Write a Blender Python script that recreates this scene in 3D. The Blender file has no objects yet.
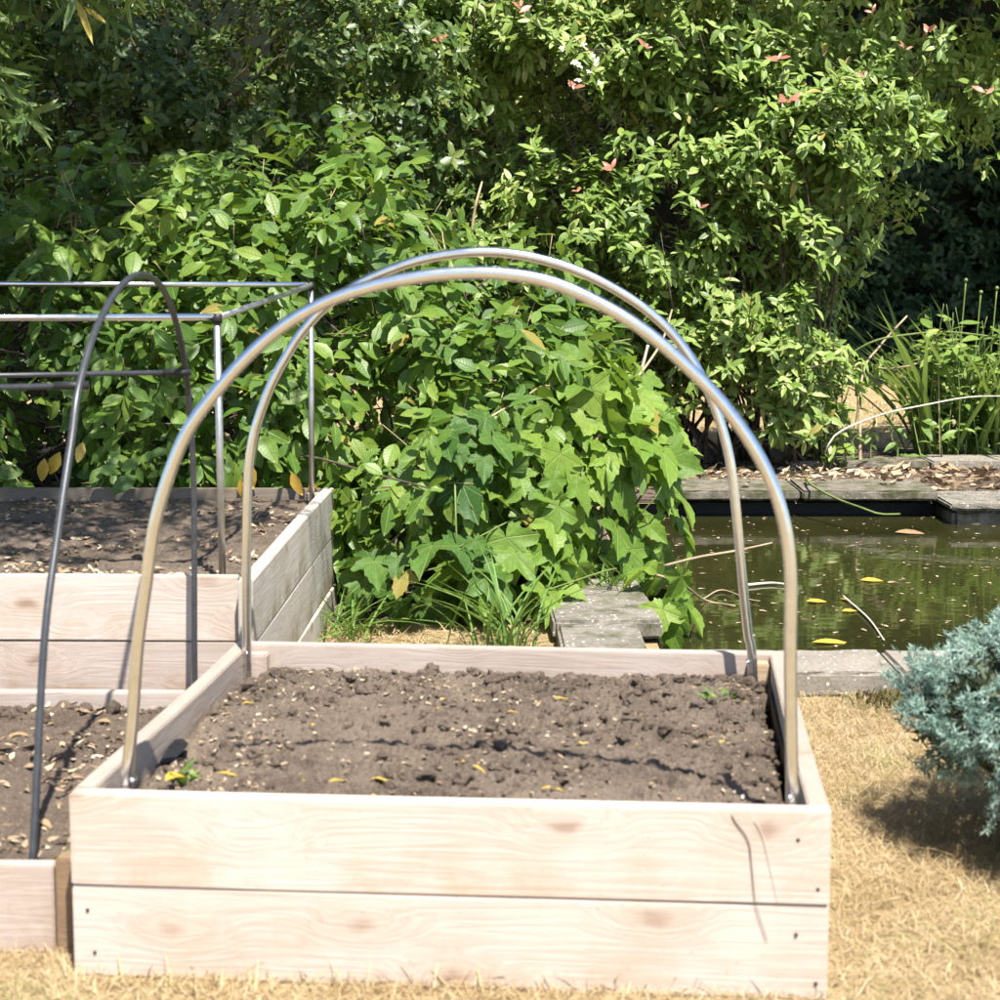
import bpy, bmesh, math, random
import numpy as np
RNG = np.random.default_rng(11)
random.seed(5)
S = bpy.context.scene
COL = S.collection
R = math.radians

# ------------------------------------------------------------------ helpers
LEAF_UV = {}
def norm(a):
    return a / np.maximum(np.linalg.norm(a, axis=-1, keepdims=True), 1e-9)

def mesh_obj(name, V, F, mat, parent=None, loc=(0, 0, 0), rotz=0.0, smooth=True):
    me = bpy.data.meshes.new(name)
    V = np.asarray(V, dtype=np.float32); F = np.asarray(F, dtype=np.int32)
    k = F.shape[1]
    me.vertices.add(len(V)); me.vertices.foreach_set('co', V.ravel())
    me.loops.add(F.size); me.loops.foreach_set('vertex_index', F.ravel())
    me.polygons.add(len(F))
    me.polygons.foreach_set('loop_start', np.arange(0, F.size, k, dtype=np.int32))
    me.polygons.foreach_set('loop_total', np.full(len(F), k, dtype=np.int32))
    me.polygons.foreach_set('use_smooth', np.full(len(F), smooth, dtype=bool))
    uv = LEAF_UV.pop('uv', None)
    if uv is not None and len(uv) == len(V):
        lay = me.uv_layers.new(name='leaf'); lay.data.foreach_set('uv', uv[F.ravel()].astype(np.float32).ravel())
    me.update(calc_edges=True); me.validate()
    if mat: me.materials.append(mat)
    o = bpy.data.objects.new(name, me); COL.objects.link(o)
    o.location = loc; o.rotation_euler = (0, 0, rotz)
    if parent: o.parent = parent
    return o

def tag(o, label=None, cat=None, group=None, kind=None):
    if label: o['label'] = label
    if cat: o['category'] = cat
    if group: o['group'] = group
    if kind: o['kind'] = kind
    return o

def thing(name, label, cat, loc=(0, 0, 0), rotz=0.0, group=None):
    o = bpy.data.objects.new(name, None); COL.objects.link(o)
    o.empty_display_size = 0.1
    o.location = loc; o.rotation_euler = (0, 0, rotz)
    return tag(o, label, cat, group)

def copy_tree(o, parent=None):
    c = o.copy(); COL.objects.link(c)
    if parent: c.parent = parent
    for ch in [x for x in bpy.data.objects if x.parent == o]:
        copy_tree(ch, c)
    return c

class Acc:
    """collects pieces of ONE mesh"""
    def __init__(self): self.V = []; self.F = []; self.n = 0
    def add(self, V, F):
        V = np.asarray(V, float); F = np.asarray(F, int)
        self.V.append(V); self.F.append(F + self.n); self.n += len(V)
    def build(self, name, mat, parent=None, **k):
        return mesh_obj(name, np.concatenate(self.V), np.concatenate(self.F), mat, parent, **k)

def spline(P, n):
    P = np.asarray(P, float); m = len(P)
    if m < 3:
        t = np.linspace(0, 1, n)[:, None]; return P[0] * (1 - t) + P[-1] * t
    Q = np.vstack([2 * P[0] - P[1], P, 2 * P[-1] - P[-2]])
    d = np.linalg.norm(np.diff(P, axis=0), axis=1); s = np.concatenate([[0], np.cumsum(d)]); s /= s[-1]
    out = []
    for u in np.linspace(0, 1, n):
        i = min(max(np.searchsorted(s, u) - 1, 0), m - 2)
        t = (u - s[i]) / (s[i + 1] - s[i])
        a, b, c, e = Q[i], Q[i + 1], Q[i + 2], Q[i + 3]
        out.append(.5 * (2 * b + (c - a) * t + (2 * a - 5 * b + 4 * c - e) * t * t + (-a + 3 * b - 3 * c + e) * t ** 3))
    return np.array(out)

def tube(P, r, sides=10, n=None, r1=None):
    P = np.asarray(P, float)
    if n: P = spline(P, n)
    m = len(P); T = norm(np.gradient(P, axis=0))
    ref = np.array([0, 0, 1.]) if abs(T[0][2]) < .9 else np.array([1., 0, 0])
    U = norm(np.cross(T[0], ref)); rr = np.linspace(r, r if r1 is None else r1, m)
    V = []; a = np.arange(sides) * 2 * math.pi / sides
    for i in range(m):
        U = norm(U - T[i] * (U @ T[i])); W = np.cross(T[i], U)
        V.append(P[i] + rr[i] * (np.cos(a)[:, None] * U + np.sin(a)[:, None] * W))
    V = np.concatenate(V + [P[:1], P[-1:]]); F = []
    for i in range(m - 1):
        for j in range(sides):
            k = (j + 1) % sides
            A, B, C_, D = i * sides + j, i * sides + k, (i + 1) * sides + k, (i + 1) * sides + j
            F += [(A, B, C_), (A, C_, D)]
    c0, c1 = m * sides, m * sides + 1
    for j in range(sides):
        k = (j + 1) % sides
        F += [(c0, k, j), (c1, (m - 1) * sides + j, (m - 1) * sides + k)]
    return V, np.array(F)

def smooth_noise(n, m, cells, rng):
    """value noise on an n x m grid, 'cells' cells across"""
    g = rng.random((cells + 3, cells + 3))
    y = np.linspace(0, cells, n); x = np.linspace(0, cells, m)
    yi = y.astype(int); xi = x.astype(int); fy = y - yi; fx = x - xi
    fy = fy * fy * (3 - 2 * fy); fx = fx * fx * (3 - 2 * fx)
    a = g[yi][:, xi]; b = g[yi][:, xi + 1]; c = g[yi + 1][:, xi]; d = g[yi + 1][:, xi + 1]
    fx = fx[None]; fy = fy[:, None]
    return (a * (1 - fx) + b * fx) * (1 - fy) + (c * (1 - fx) + d * fx) * fy - .5

# ------------------------------------------------------------------ materials
def new_mat(name):
    m = bpy.data.materials.new(name); m.use_nodes = True
    nt = m.node_tree; nt.nodes.clear()
    out = nt.nodes.new('ShaderNodeOutputMaterial')
    b = nt.nodes.new('ShaderNodeBsdfPrincipled')
    nt.links.new(b.outputs[0], out.inputs[0])
    return m, nt, b, out

def N(nt, t, **kw):
    n = nt.nodes.new(t)
    for k, v in kw.items():
        if k in n.inputs: n.inputs[k].default_value = v
        else: setattr(n, k, v)
    return n

def ramp(nt, fac, stops, interp='LINEAR'):
    r = nt.nodes.new('ShaderNodeValToRGB'); cr = r.color_ramp; cr.interpolation = interp
    while len(cr.elements) < len(stops): cr.elements.new(.5)
    for e, (p, c) in zip(cr.elements, stops):
        e.position = p; e.color = (c[0], c[1], c[2], 1) if len(c) > 2 else (c[0], c[0], c[0], 1)
    nt.links.new(fac, r.inputs[0]); return r

def noise(nt, vec, scale, detail=4, rough=.6, dist=0.):
    n = nt.nodes.new('ShaderNodeTexNoise')
    n.inputs['Scale'].default_value = scale; n.inputs['Detail'].default_value = detail
    n.inputs['Roughness'].default_value = rough; n.inputs['Distortion'].default_value = dist
    if vec: nt.links.new(vec, n.inputs['Vector'])
    return n

def mixc(nt, fac, a, b, mode='MIX'):
    m = nt.nodes.new('ShaderNodeMix'); m.data_type = 'RGBA'; m.blend_type = mode
    for s, v in ((m.inputs[0], fac), (m.inputs[6], a), (m.inputs[7], b)):
        if isinstance(v, (int, float)): s.default_value = v
        elif isinstance(v, tuple): s.default_value = (*v, 1)
        else: nt.links.new(v, s)
    return m.outputs[2]

def bump(nt, b, h, strength, dist):
    n = nt.nodes.new('ShaderNodeBump'); n.inputs['Strength'].default_value = strength
    n.inputs['Distance'].default_value = dist
    nt.links.new(h, n.inputs['Height']); nt.links.new(n.outputs[0], b.inputs['Normal'])

def math_n(nt, op, a, b=None, clamp=False):
    n = nt.nodes.new('ShaderNodeMath'); n.operation = op; n.use_clamp = clamp
    for s, v in ((n.inputs[0], a), (n.inputs[1], b)):
        if v is None: continue
        if isinstance(v, (int, float)): s.default_value = v
        else: nt.links.new(v, s)
    return n.outputs[0]

def wood_mat(name, pale, dark, stain, stain_amt, rough=.75):
    m, nt, b, _ = new_mat(name)
    tc = N(nt, 'ShaderNodeTexCoord'); oi = N(nt, 'ShaderNodeObjectInfo')
    off = N(nt, 'ShaderNodeVectorMath', operation='SCALE'); nt.links.new(oi.outputs['Random'], off.inputs['Scale'])
    off.inputs[0].default_value = (37., 11., 23.)
    add = N(nt, 'ShaderNodeVectorMath', operation='ADD')
    nt.links.new(tc.outputs['Object'], add.inputs[0]); nt.links.new(off.outputs[0], add.inputs[1])
    # knots: sparse voronoi cells, stretched along the board
    mp = N(nt, 'ShaderNodeMapping'); mp.inputs['Scale'].default_value = (2.9, 1., 6.0)
    wn_ = noise(nt, add.outputs[0], 14, 2, .5)
    wa = N(nt, 'ShaderNodeVectorMath', operation='SCALE'); wa.inputs['Scale'].default_value = .035; nt.links.new(wn_.outputs['Color'], wa.inputs[0])
    wb = N(nt, 'ShaderNodeVectorMath', operation='ADD'); nt.links.new(add.outputs[0], wb.inputs[0]); nt.links.new(wa.outputs[0], wb.inputs[1])
    nt.links.new(wb.outputs[0], mp.inputs[0])
    vo = N(nt, 'ShaderNodeTexVoronoi', voronoi_dimensions='2D'); vo.inputs['Scale'].default_value = 1.0
    sv = N(nt, 'ShaderNodeSeparateXYZ'); cv = N(nt, 'ShaderNodeCombineXYZ'); nt.links.new(mp.outputs[0], sv.inputs[0])
    nt.links.new(sv.outputs[0], cv.inputs[0]); nt.links.new(sv.outputs[2], cv.inputs[1]); nt.links.new(cv.outputs[0], vo.inputs['Vector'])
    kn = N(nt, 'ShaderNodeMapRange'); kn.inputs[1].default_value = .03; kn.inputs[2].default_value = .42
    kn.inputs[3].default_value = 1; kn.inputs[4].default_value = 0; kn.interpolation_type = 'SMOOTHERSTEP'
    nt.links.new(vo.outputs['Distance'], kn.inputs[0])
    # grain: noise squeezed hard along x, pushed aside around knots
    mg = N(nt, 'ShaderNodeMapping'); mg.inputs['Scale'].default_value = (1.1, 20., 20.)
    nt.links.new(add.outputs[0], mg.inputs[0])
    push = N(nt, 'ShaderNodeVectorMath', operation='SCALE'); push.inputs[0].default_value = (0, .5, .75)
    nt.links.new(kn.outputs[0], push.inputs['Scale'])
    ad2 = N(nt, 'ShaderNodeVectorMath', operation='ADD')
    nt.links.new(mg.outputs[0], ad2.inputs[0]); nt.links.new(push.outputs[0], ad2.inputs[1])
    g1 = noise(nt, ad2.outputs[0], 1.3, 3, .5, .4)
    rings = math_n(nt, 'SINE', math_n(nt, 'MULTIPLY', g1.outputs[0], 38.))
    rings = math_n(nt, 'ADD', math_n(nt, 'MULTIPLY', rings, .5), .5)
    g2 = noise(nt, ad2.outputs[0], 9., 3, .6)
    patch = noise(nt, add.outputs[0], 3.3, 4, .65)
    f = math_n(nt, 'ADD', math_n(nt, 'MULTIPLY', rings, .20), math_n(nt, 'MULTIPLY', g2.outputs[0], .35))
    f = math_n(nt, 'ADD', f, math_n(nt, 'MULTIPLY', math_n(nt, 'SUBTRACT', patch.outputs[0], .5), .9), True)
    c = ramp(nt, f, [(.05, pale), (.85, dark)]).outputs[0]
    core = N(nt, 'ShaderNodeMapRange'); core.inputs[1].default_value = .025; core.inputs[2].default_value = .10
    core.inputs[3].default_value = .9; core.inputs[4].default_value = 0
    nt.links.new(vo.outputs['Distance'], core.inputs[0])
    sc_ = N(nt, 'ShaderNodeSeparateColor'); nt.links.new(vo.outputs['Color'], sc_.inputs[0])
    some = math_n(nt, 'GREATER_THAN', sc_.outputs[0], .25)
    c = mixc(nt, math_n(nt, 'MULTIPLY', math_n(nt, 'MULTIPLY', core.outputs[0], some), math_n(nt, 'ADD', .35, math_n(nt, 'MULTIPLY', sc_.outputs[1], .65))), c, (dark[0] * .50, dark[1] * .40, dark[2] * .34))
    halo = math_n(nt, 'MULTIPLY', math_n(nt, 'MULTIPLY', kn.outputs[0], some), math_n(nt, 'MULTIPLY', patch.outputs[0], .38))
    c = mixc(nt, halo, c, (.38, .25, .16))
    spl = noise(nt, add.outputs[0], 130, 2, .5)
    c = mixc(nt, ramp(nt, spl.outputs[0], [(.70, (0,)), (.76, (.5,))]).outputs[0], c, (.25, .19, .15))
    # damp, dirty staining, strongest towards the lower edge of each board
    sx = N(nt, 'ShaderNodeSeparateXYZ'); nt.links.new(tc.outputs['Object'], sx.inputs[0])
    low = N(nt, 'ShaderNodeMapRange'); low.inputs[1].default_value = .03; low.inputs[2].default_value = -.08
    nt.links.new(sx.outputs[2], low.inputs[0])
    sn = noise(nt, add.outputs[0], 5.5, 6, .7)
    sf = ramp(nt, sn.outputs[0], [(.42, (0,)), (.72, (1,))]).outputs[0]
    sf = math_n(nt, 'MULTIPLY', math_n(nt, 'MULTIPLY', sf, math_n(nt, 'ADD', low.outputs[0], .25)), stain_amt, True)
    c = mixc(nt, sf, c, stain)
    nt.links.new(c, b.inputs['Base Color']); b.inputs['Roughness'].default_value = rough
    b.inputs['Specular IOR Level'].default_value = .25
    bump(nt, b, math_n(nt, 'ADD', g2.outputs[0], math_n(nt, 'MULTIPLY', rings, .4)), .35, .002)
    return m

def soil_mat(name, a, bcol, scale=1.0):
    m, nt, b, _ = new_mat(name)
    tc = N(nt, 'ShaderNodeTexCoord')
    n1 = noise(nt, tc.outputs['Object'], 9 * scale, 8, .7); n2 = noise(nt, tc.outputs['Object'], 120 * scale, 5, .75)
    n0 = noise(nt, tc.outputs['Object'], 2.6 * scale, 3, .6)
    f = math_n(nt, 'ADD', math_n(nt, 'MULTIPLY', n1.outputs[0], .36), math_n(nt, 'MULTIPLY', n2.outputs[0], .36))
    f = math_n(nt, 'ADD', f, math_n(nt, 'MULTIPLY', n0.outputs[0], .28))
    c = ramp(nt, f, [(.36, a), (.5, tuple((x + y) / 2 for x, y in zip(a, bcol))), (.68, bcol)]).outputs[0]
    n3 = noise(nt, tc.outputs['Object'], 260 * scale, 2, .5)
    c = mixc(nt, ramp(nt, n3.outputs[0], [(.62, (0,)), (.72, (.7,))]).outputs[0], c, (.30, .24, .19))
    nt.links.new(c, b.inputs['Base Color']); b.inputs['Roughness'].default_value = .95
    b.inputs['Specular IOR Level'].default_value = .1
    bump(nt, b, f, .9, .012)
    return m

def leaf_mat(name, stops, trans=.28, tcol=(.22, .34, .04), rough=.4, spec=.45, patch=1.5, veins=None):
    m, nt, b, out = new_mat(name)
    g = N(nt, 'ShaderNodeNewGeometry'); tc = N(nt, 'ShaderNodeTexCoord')
    pn = noise(nt, tc.outputs['Object'], patch, 2, .5)
    f = math_n(nt, 'ADD', math_n(nt, 'MULTIPLY', g.outputs['Random Per Island'], .75),
               math_n(nt, 'MULTIPLY', math_n(nt, 'SUBTRACT', pn.outputs[0], .38), 1.1), True)
    c = ramp(nt, f, stops).outputs[0]
    fine = noise(nt, tc.outputs['Object'], 60, 3, .6)
    c = mixc(nt, .4, c, fine.outputs[0], 'OVERLAY')
    if veins:
        old = math_n(nt, 'GREATER_THAN', math_n(nt, 'FRACT', math_n(nt, 'MULTIPLY', g.outputs['Random Per Island'], 53.7)), .987)
        spot = ramp(nt, noise(nt, tc.outputs['Object'], 35, 3, .6).outputs[0], [(.62, (0,)), (.70, (1,))]).outputs[0]
        c = mixc(nt, math_n(nt, 'MAXIMUM', math_n(nt, 'MULTIPLY', old, .8), math_n(nt, 'MULTIPLY', spot, .35)), c, (.34, .25, .06))
        sx = N(nt, 'ShaderNodeSeparateXYZ'); nt.links.new(tc.outputs['UV'], sx.inputs[0])
        u, v = sx.outputs[0], math_n(nt, 'ABSOLUTE', sx.outputs[1])
        def near(d, w): return math_n(nt, 'SUBTRACT', 1., math_n(nt, 'DIVIDE', d, w), True)
        if veins == 'oval':
            mid = near(v, .022)
            q = math_n(nt, 'FRACT', math_n(nt, 'MULTIPLY', math_n(nt, 'SUBTRACT', u, math_n(nt, 'MULTIPLY', v, .9)), 8.))
            side = near(math_n(nt, 'ABSOLUTE', math_n(nt, 'SUBTRACT', q, .5)), .14)
            mask = math_n(nt, 'MAXIMUM', mid, math_n(nt, 'MULTIPLY', side, .16))
        else:
            an = math_n(nt, 'ARCTAN2', v, u)
            rad = math_n(nt, 'POWER', math_n(nt, 'ADD', math_n(nt, 'MULTIPLY', u, u), math_n(nt, 'MULTIPLY', v, v)), .5)
            mask = None
            for a0 in (0., .60, 1.50, 2.35):
                d = math_n(nt, 'MULTIPLY', math_n(nt, 'ABSOLUTE', math_n(nt, 'SUBTRACT', an, a0)), rad)
                k = near(d, .014); mask = k if mask is None else math_n(nt, 'MAXIMUM', mask, k)
            q = math_n(nt, 'FRACT', math_n(nt, 'MULTIPLY', math_n(nt, 'SUBTRACT', rad, math_n(nt, 'MULTIPLY', math_n(nt, 'ABSOLUTE', math_n(nt, 'SINE', math_n(nt, 'MULTIPLY', an, 5.2))), .12)), 9.))
            mask = math_n(nt, 'MAXIMUM', mask, math_n(nt, 'MULTIPLY', near(math_n(nt, 'ABSOLUTE', math_n(nt, 'SUBTRACT', q, .5)), .12), .25))
        pale = mixc(nt, .5, c, (.36, .42, .14))
        c = mixc(nt, math_n(nt, 'MULTIPLY', mask, .75), c, pale)
        bump(nt, b, mask, .5, -.004)
    nt.links.new(c, b.inputs['Base Color'])
    b.inputs['Roughness'].default_value = rough; b.inputs['Specular IOR Level'].default_value = spec
    t = N(nt, 'ShaderNodeBsdfTranslucent')
    nt.links.new(mixc(nt, .5, c, tcol), t.inputs[0])
    mx = N(nt, 'ShaderNodeMixShader'); mx.inputs[0].default_value = trans
    nt.links.new(b.outputs[0], mx.inputs[1]); nt.links.new(t.outputs[0], mx.inputs[2])
    nt.links.new(mx.outputs[0], out.inputs[0])
    return m

def plain_mat(name, a, bcol, scale, rough=.8, metal=0., bs=.3, bd=.004, spec=.3, detail=6):
    m, nt, b, _ = new_mat(name)
    tc = N(nt, 'ShaderNodeTexCoord')
    n1 = noise(nt, tc.outputs['Object'], scale, detail, .65)
    c = ramp(nt, n1.outputs[0], [(.3, a), (.7, bcol)]).outputs[0]
    nt.links.new(c, b.inputs['Base Color']); b.inputs['Roughness'].default_value = rough
    b.inputs['Metallic'].default_value = metal; b.inputs['Specular IOR Level'].default_value = spec
    if metal > .9:
        n9 = noise(nt, tc.outputs['Object'], 13, 6, .75)
        nt.links.new(ramp(nt, n9.outputs[0], [(.35, (rough * .8,)), (.75, (rough * 1.35,))]).outputs[0], b.inputs['Roughness'])
        n8 = noise(nt, tc.outputs['Object'], 45, 5, .7)
        nt.links.new(mixc(nt, ramp(nt, n8.outputs[0], [(.6, (0,)), (.8, (.35,))]).outputs[0], c, (.30, .27, .23)), b.inputs['Base Color'])
    if bs: bump(nt, b, n1.outputs[0], bs, bd)
    return m

def stone_mat(name, a, bcol, lichen=.6, moss=0.):
    m, nt, b, _ = new_mat(name)
    tc = N(nt, 'ShaderNodeTexCoord'); oi = N(nt, 'ShaderNodeObjectInfo')
    n1 = noise(nt, tc.outputs['Object'], 7, 8, .7); n2 = noise(nt, tc.outputs['Object'], 90, 4, .7)
    f = math_n(nt, 'ADD', math_n(nt, 'MULTIPLY', n1.outputs[0], .42), math_n(nt, 'MULTIPLY', n2.outputs[0], .58))
    c = ramp(nt, f, [(.36, a), (.62, bcol)]).outputs[0]
    v = N(nt, 'ShaderNodeTexVoronoi'); v.inputs['Scale'].default_value = 42; nt.links.new(tc.outputs['Object'], v.inputs['Vector'])
    n3 = noise(nt, tc.outputs['Object'], 14, 3, .6)
    sp = math_n(nt, 'LESS_THAN', math_n(nt, 'ADD', v.outputs['Distance'], math_n(nt, 'MULTIPLY', n3.outputs[0], .5)), .42)
    c = mixc(nt, math_n(nt, 'MULTIPLY', sp, lichen), c, (.62, .60, .55))
    if moss:
        n4 = noise(nt, tc.outputs['Object'], 11, 5, .7)
        c = mixc(nt, ramp(nt, n4.outputs[0], [(.5 - .2 * moss, (0,)), (.7 - .1 * moss, (.9,))]).outputs[0], c, (.05, .055, .02))
    nt.links.new(c, b.inputs['Base Color']); b.inputs['Roughness'].default_value = .9
    b.inputs['Specular IOR Level'].default_value = .2
    bump(nt, b, f, .6, .006)
    return m

M = {}
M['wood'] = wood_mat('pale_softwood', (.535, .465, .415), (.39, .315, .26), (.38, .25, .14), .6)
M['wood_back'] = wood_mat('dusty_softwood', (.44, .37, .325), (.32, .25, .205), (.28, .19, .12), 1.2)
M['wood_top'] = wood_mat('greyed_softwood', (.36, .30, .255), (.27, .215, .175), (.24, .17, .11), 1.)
M['wood_rear'] = wood_mat('shade_brown_softwood', (.20, .165, .13), (.12, .098, .076), (.08, .06, .04), 1.)  # darker copy for the tall bed's back boards, their shade put into the colour
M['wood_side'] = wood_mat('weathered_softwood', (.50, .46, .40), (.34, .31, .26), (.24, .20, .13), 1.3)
M['wood_post'] = wood_mat('tan_stake_wood', (.44, .33, .22), (.32, .22, .13), (.2, .13, .08), 1.0)
M['wood_dark'] = wood_mat('brown_stake_wood', (.25, .165, .10), (.15, .10, .06), (.12, .08, .05), 1.0)
M['soil'] = soil_mat('dry_garden_soil', (.036, .026, .019), (.205, .160, .122))
M['soil_dark'] = soil_mat('crumbly_soil', (.042, .030, .022), (.170, .130, .100))
M['steel'] = plain_mat('galvanised_steel', (.66, .67, .69), (.76, .77, .78), 60, .22, 1., .03, .0005)
M['steel_dull'] = plain_mat('dull_steel', (.42, .41, .39), (.54, .52, .49), 40, .45, 1., .05, .0006)
M['black_pipe'] = plain_mat('black_pipe', (.022, .024, .028), (.05, .052, .058), 50, .36, 0., .05, .0005, .6)
M['joint'] = plain_mat('black_plastic', (.012, .012, .013), (.03, .03, .032), 50, .45)
M['liner'] = plain_mat('black_liner', (.006, .006, .007), (.016, .016, .018), 12, .5, 0, .5, .01)
M['stone'] = stone_mat('grey_paving', (.15, .13, .105), (.29, .255, .21), .8)
M['stone_mid'] = stone_mat('lichened_paving', (.12, .105, .088), (.27, .24, .20), .9, .12)
M['stone_old'] = stone_mat('mossy_paving', (.11, .095, .075), (.26, .225, .18), .35, .5)
M['screw'] = plain_mat('screw', (.05, .04, .035), (.10, .08, .07), 90, .5, .6)
M['bark'] = plain_mat('bark', (.055, .04, .028), (.13, .10, .075), 30, .9, 0, .6, .01)
M['cane'] = plain_mat('dead_cane', (.28, .19, .11), (.46, .36, .24), 20, .8)
M['pale_cane'] = plain_mat('bleached_cane', (.45, .40, .32), (.60, .55, .46), 20, .8)
M['green_stem'] = plain_mat('green_stem', (.10, .14, .035), (.18, .24, .07), 20, .7)
M['hedge_shade'] = plain_mat('hedge_core', (.004, .007, .003), (.010, .014, .006), 4, 1., 0, 0)  # near-black colour standing in for the shade inside the hedge

M['left_leaf'] = leaf_mat('oval_leaf', [(0, (.042, .105, .018)), (.35, (.085, .17, .025)), (.7, (.14, .235, .034)), (1, (.21, .29, .05))],
                          .36, (.32, .44, .04), .42, .4, 1.5, 'oval')
M['lobed_leaf'] = leaf_mat('lobed_leaf', [(0, (.10, .19, .026)), (.5, (.15, .255, .034)), (1, (.22, .32, .05))], .38, (.34, .48, .04), .5, .3, 1.5, 'lobed')
M['lobed_dark'] = leaf_mat('lobed_leaf_shaded', [(0, (.035, .095, .020)), (1, (.10, .19, .032))], .32, (.22, .36, .04), .5, .3, 1.5, 'lobed')  # darker copy of the lobed leaf: age and shade both in the colour
M['laurel'] = leaf_mat('glossy_leaf', [(0, (.060, .118, .020)), (.28, (.142, .235, .038)), (.65, (.24, .335, .070)), (1, (.38, .43, .17))],
                       .27, (.34, .47, .05), .42, .45, .9, 'oval')
M['dark_leaf'] = leaf_mat('small_dark_leaf', [(0, (.026, .055, .012)), (.5, (.06, .11, .02)), (1, (.17, .21, .05))], .22, (.28, .36, .05), .42, .4, 1.2)
M['red_leaf'] = leaf_mat('red_young_leaf', [(0, (.44, .13, .09)), (1, (.55, .30, .18))], .3, (.6, .16, .08), .35, .5)
M['yellow_leaf'] = leaf_mat('yellow_leaf', [(0, (.45, .27, .05)), (.6, (.58, .38, .06)), (1, (.50, .40, .18))], .25, (.6, .4, .05), .6, .3)
M['brown_leaf'] = leaf_mat('brown_leaf', [(0, (.16, .09, .05)), (.5, (.30, .19, .10)), (1, (.48, .36, .22))], .15, (.3, .2, .08), .8, .2)
M['petal'] = leaf_mat('white_petal', [(0, (.58, .48, .44)), (1, (.72, .68, .64))], .3, (.8, .78, .7), .6, .2)
M['willow'] = leaf_mat('narrow_leaf', [(0, (.06, .12, .035)), (.6, (.12, .19, .05)), (.9, (.17, .23, .06)), (1, (.42, .33, .07))], .3, (.24, .34, .06), .45, .4)
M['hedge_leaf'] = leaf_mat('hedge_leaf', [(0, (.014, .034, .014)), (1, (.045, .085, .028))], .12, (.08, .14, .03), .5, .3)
M['shade_leaf'] = leaf_mat('tree_leaf', [(0, (.03, .07, .02)), (1, (.07, .13, .035))], .15, (.1, .2, .03), .5, .3)
M['juniper'] = leaf_mat('blue_needle', [(0, (.08, .16, .12)), (.5, (.18, .275, .22)), (1, (.36, .44, .375))], .1, (.2, .4, .3), .6, .3, 6)
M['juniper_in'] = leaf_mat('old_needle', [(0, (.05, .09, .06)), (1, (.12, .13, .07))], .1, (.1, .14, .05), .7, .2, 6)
M['straw'] = leaf_mat('dry_grass', [(0, (.28, .19, .09)), (.5, (.46, .345, .185)), (.94, (.58, .47, .30)), (1, (.27, .30, .10))], .2, (.42, .32, .16), .7, .2, 4)
M['green_grass'] = leaf_mat('green_grass', [(0, (.08, .17, .03)), (.7, (.17, .28, .06)), (1, (.34, .33, .13))], .3, (.25, .38, .06), .5, .3)
M['tired_grass'] = leaf_mat('tired_grass', [(0, (.20, .20, .07)), (.6, (.32, .29, .11)), (1, (.36, .27, .13))], .3, (.4, .4, .12), .6, .2)
M['litter'] = leaf_mat('leaf_litter', [(0, (.10, .066, .042)), (.35, (.26, .18, .11)), (.75, (.46, .35, .23)), (1, (.62, .52, .38))], .1, (.3, .2, .1), .8, .2)
M['marsh_leaf'] = leaf_mat('marsh_leaf', [(0, (.10, .19, .035)), (.6, (.19, .29, .06)), (.92, (.28, .36, .10)), (1, (.46, .40, .13))], .34, (.36, .48, .08), .45, .4, 1.5, 'oval')

# ------------------------------------------------------------------ leaf shapes (x along, y across, z up)
def oval_leaf(width=.48, fold=.25, curl=.18, st=(0, .18, .42, .68, .88, 1), wd=(.03, .58, 1, .85, .42, 0)):
    V = []; F = []
    for t, w in zip(st, wd):
        y = w * width / 2; z0 = -curl * t * t
        V += [(t, y, z0 + fold * y), (t, 0, z0), (t, -y, z0 + fold * y)]
    for i in range(len(st) - 1):
        a = i * 3
        for k in (0, 1):
            F += [(a + k, a + k + 1, a + 4 + k), (a + k, a + 4 + k, a + 3 + k)]
    return np.array(V, float), np.array(F)

def lobed_leaf(curl=.2):
    pol = [(-168, .16), (-158, .36), (-146, .44), (-140, .40), (-128, .52), (-118, .44), (-108, .46), (-100, .62), (-92, .66), (-84, .84), (-77, .80), (-68, .76), (-60, .64), (-50, .52),
           (-42, .60), (-36, .66), (-30, .80), (-23, .80), (-16, .95), (-9, .96), (0, 1.16)]
    pol = pol + [(-a, r) for a, r in pol[-2::-1]]
    V = [(0, 0, 0)]
    for k, (a, r) in enumerate(pol):
        x = r * math.cos(R(a)) * .72; y = r * math.sin(R(a)) * .72
        z = -curl * (x * x + y * y) * 1.2 + .10 * abs(math.sin(R(a * 2.4))) * r
        V.append((x, y, z))
    n = len(pol)
    F = [(0, i, i + 1) for i in range(1, n)]
    return np.array(V, float), np.array(F)

OVAL = oval_leaf()
OVAL_S = oval_leaf(.46, .3, .15, (0, .3, .7, 1), (.05, .9, .8, 0))
LANCE = oval_leaf(.30, .3, .25)
NARROW = oval_leaf(.13, .3, .3, (0, .3, .7, 1), (.2, 1, .75, 0))
STRAP = oval_leaf(.055, .4, .55, (0, .2, .4, .6, .8, 1), (.7, 1, 1, .85, .55, 0))
LOBED = lobed_leaf()
BLADE = (np.array([(0, .5, 0), (0, -.5, 0), (.5, .42, .0), (.5, -.42, .0), (1, 0, -.12)], float),
         np.array([(0, 1, 3), (0, 3, 2), (2, 3, 4)]))
NEEDLE = (np.array([(0, .09, 0), (0, -.09, 0), (.5, .11, .03), (.5, -.11, .03), (1, 0, 0)], float),
          np.array([(0, 1, 3), (0, 3, 2), (2, 3, 4)]))
FLAKE = (np.array([(0, 0, 0), (.3, .22, .1), (.4, -.2, .05), (.75, .15, .0), (.8, -.12, .12), (1, 0, .05)], float),
         np.array([(0, 2, 1), (1, 2, 3), (2, 4, 3), (3, 4, 5)]))

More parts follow.
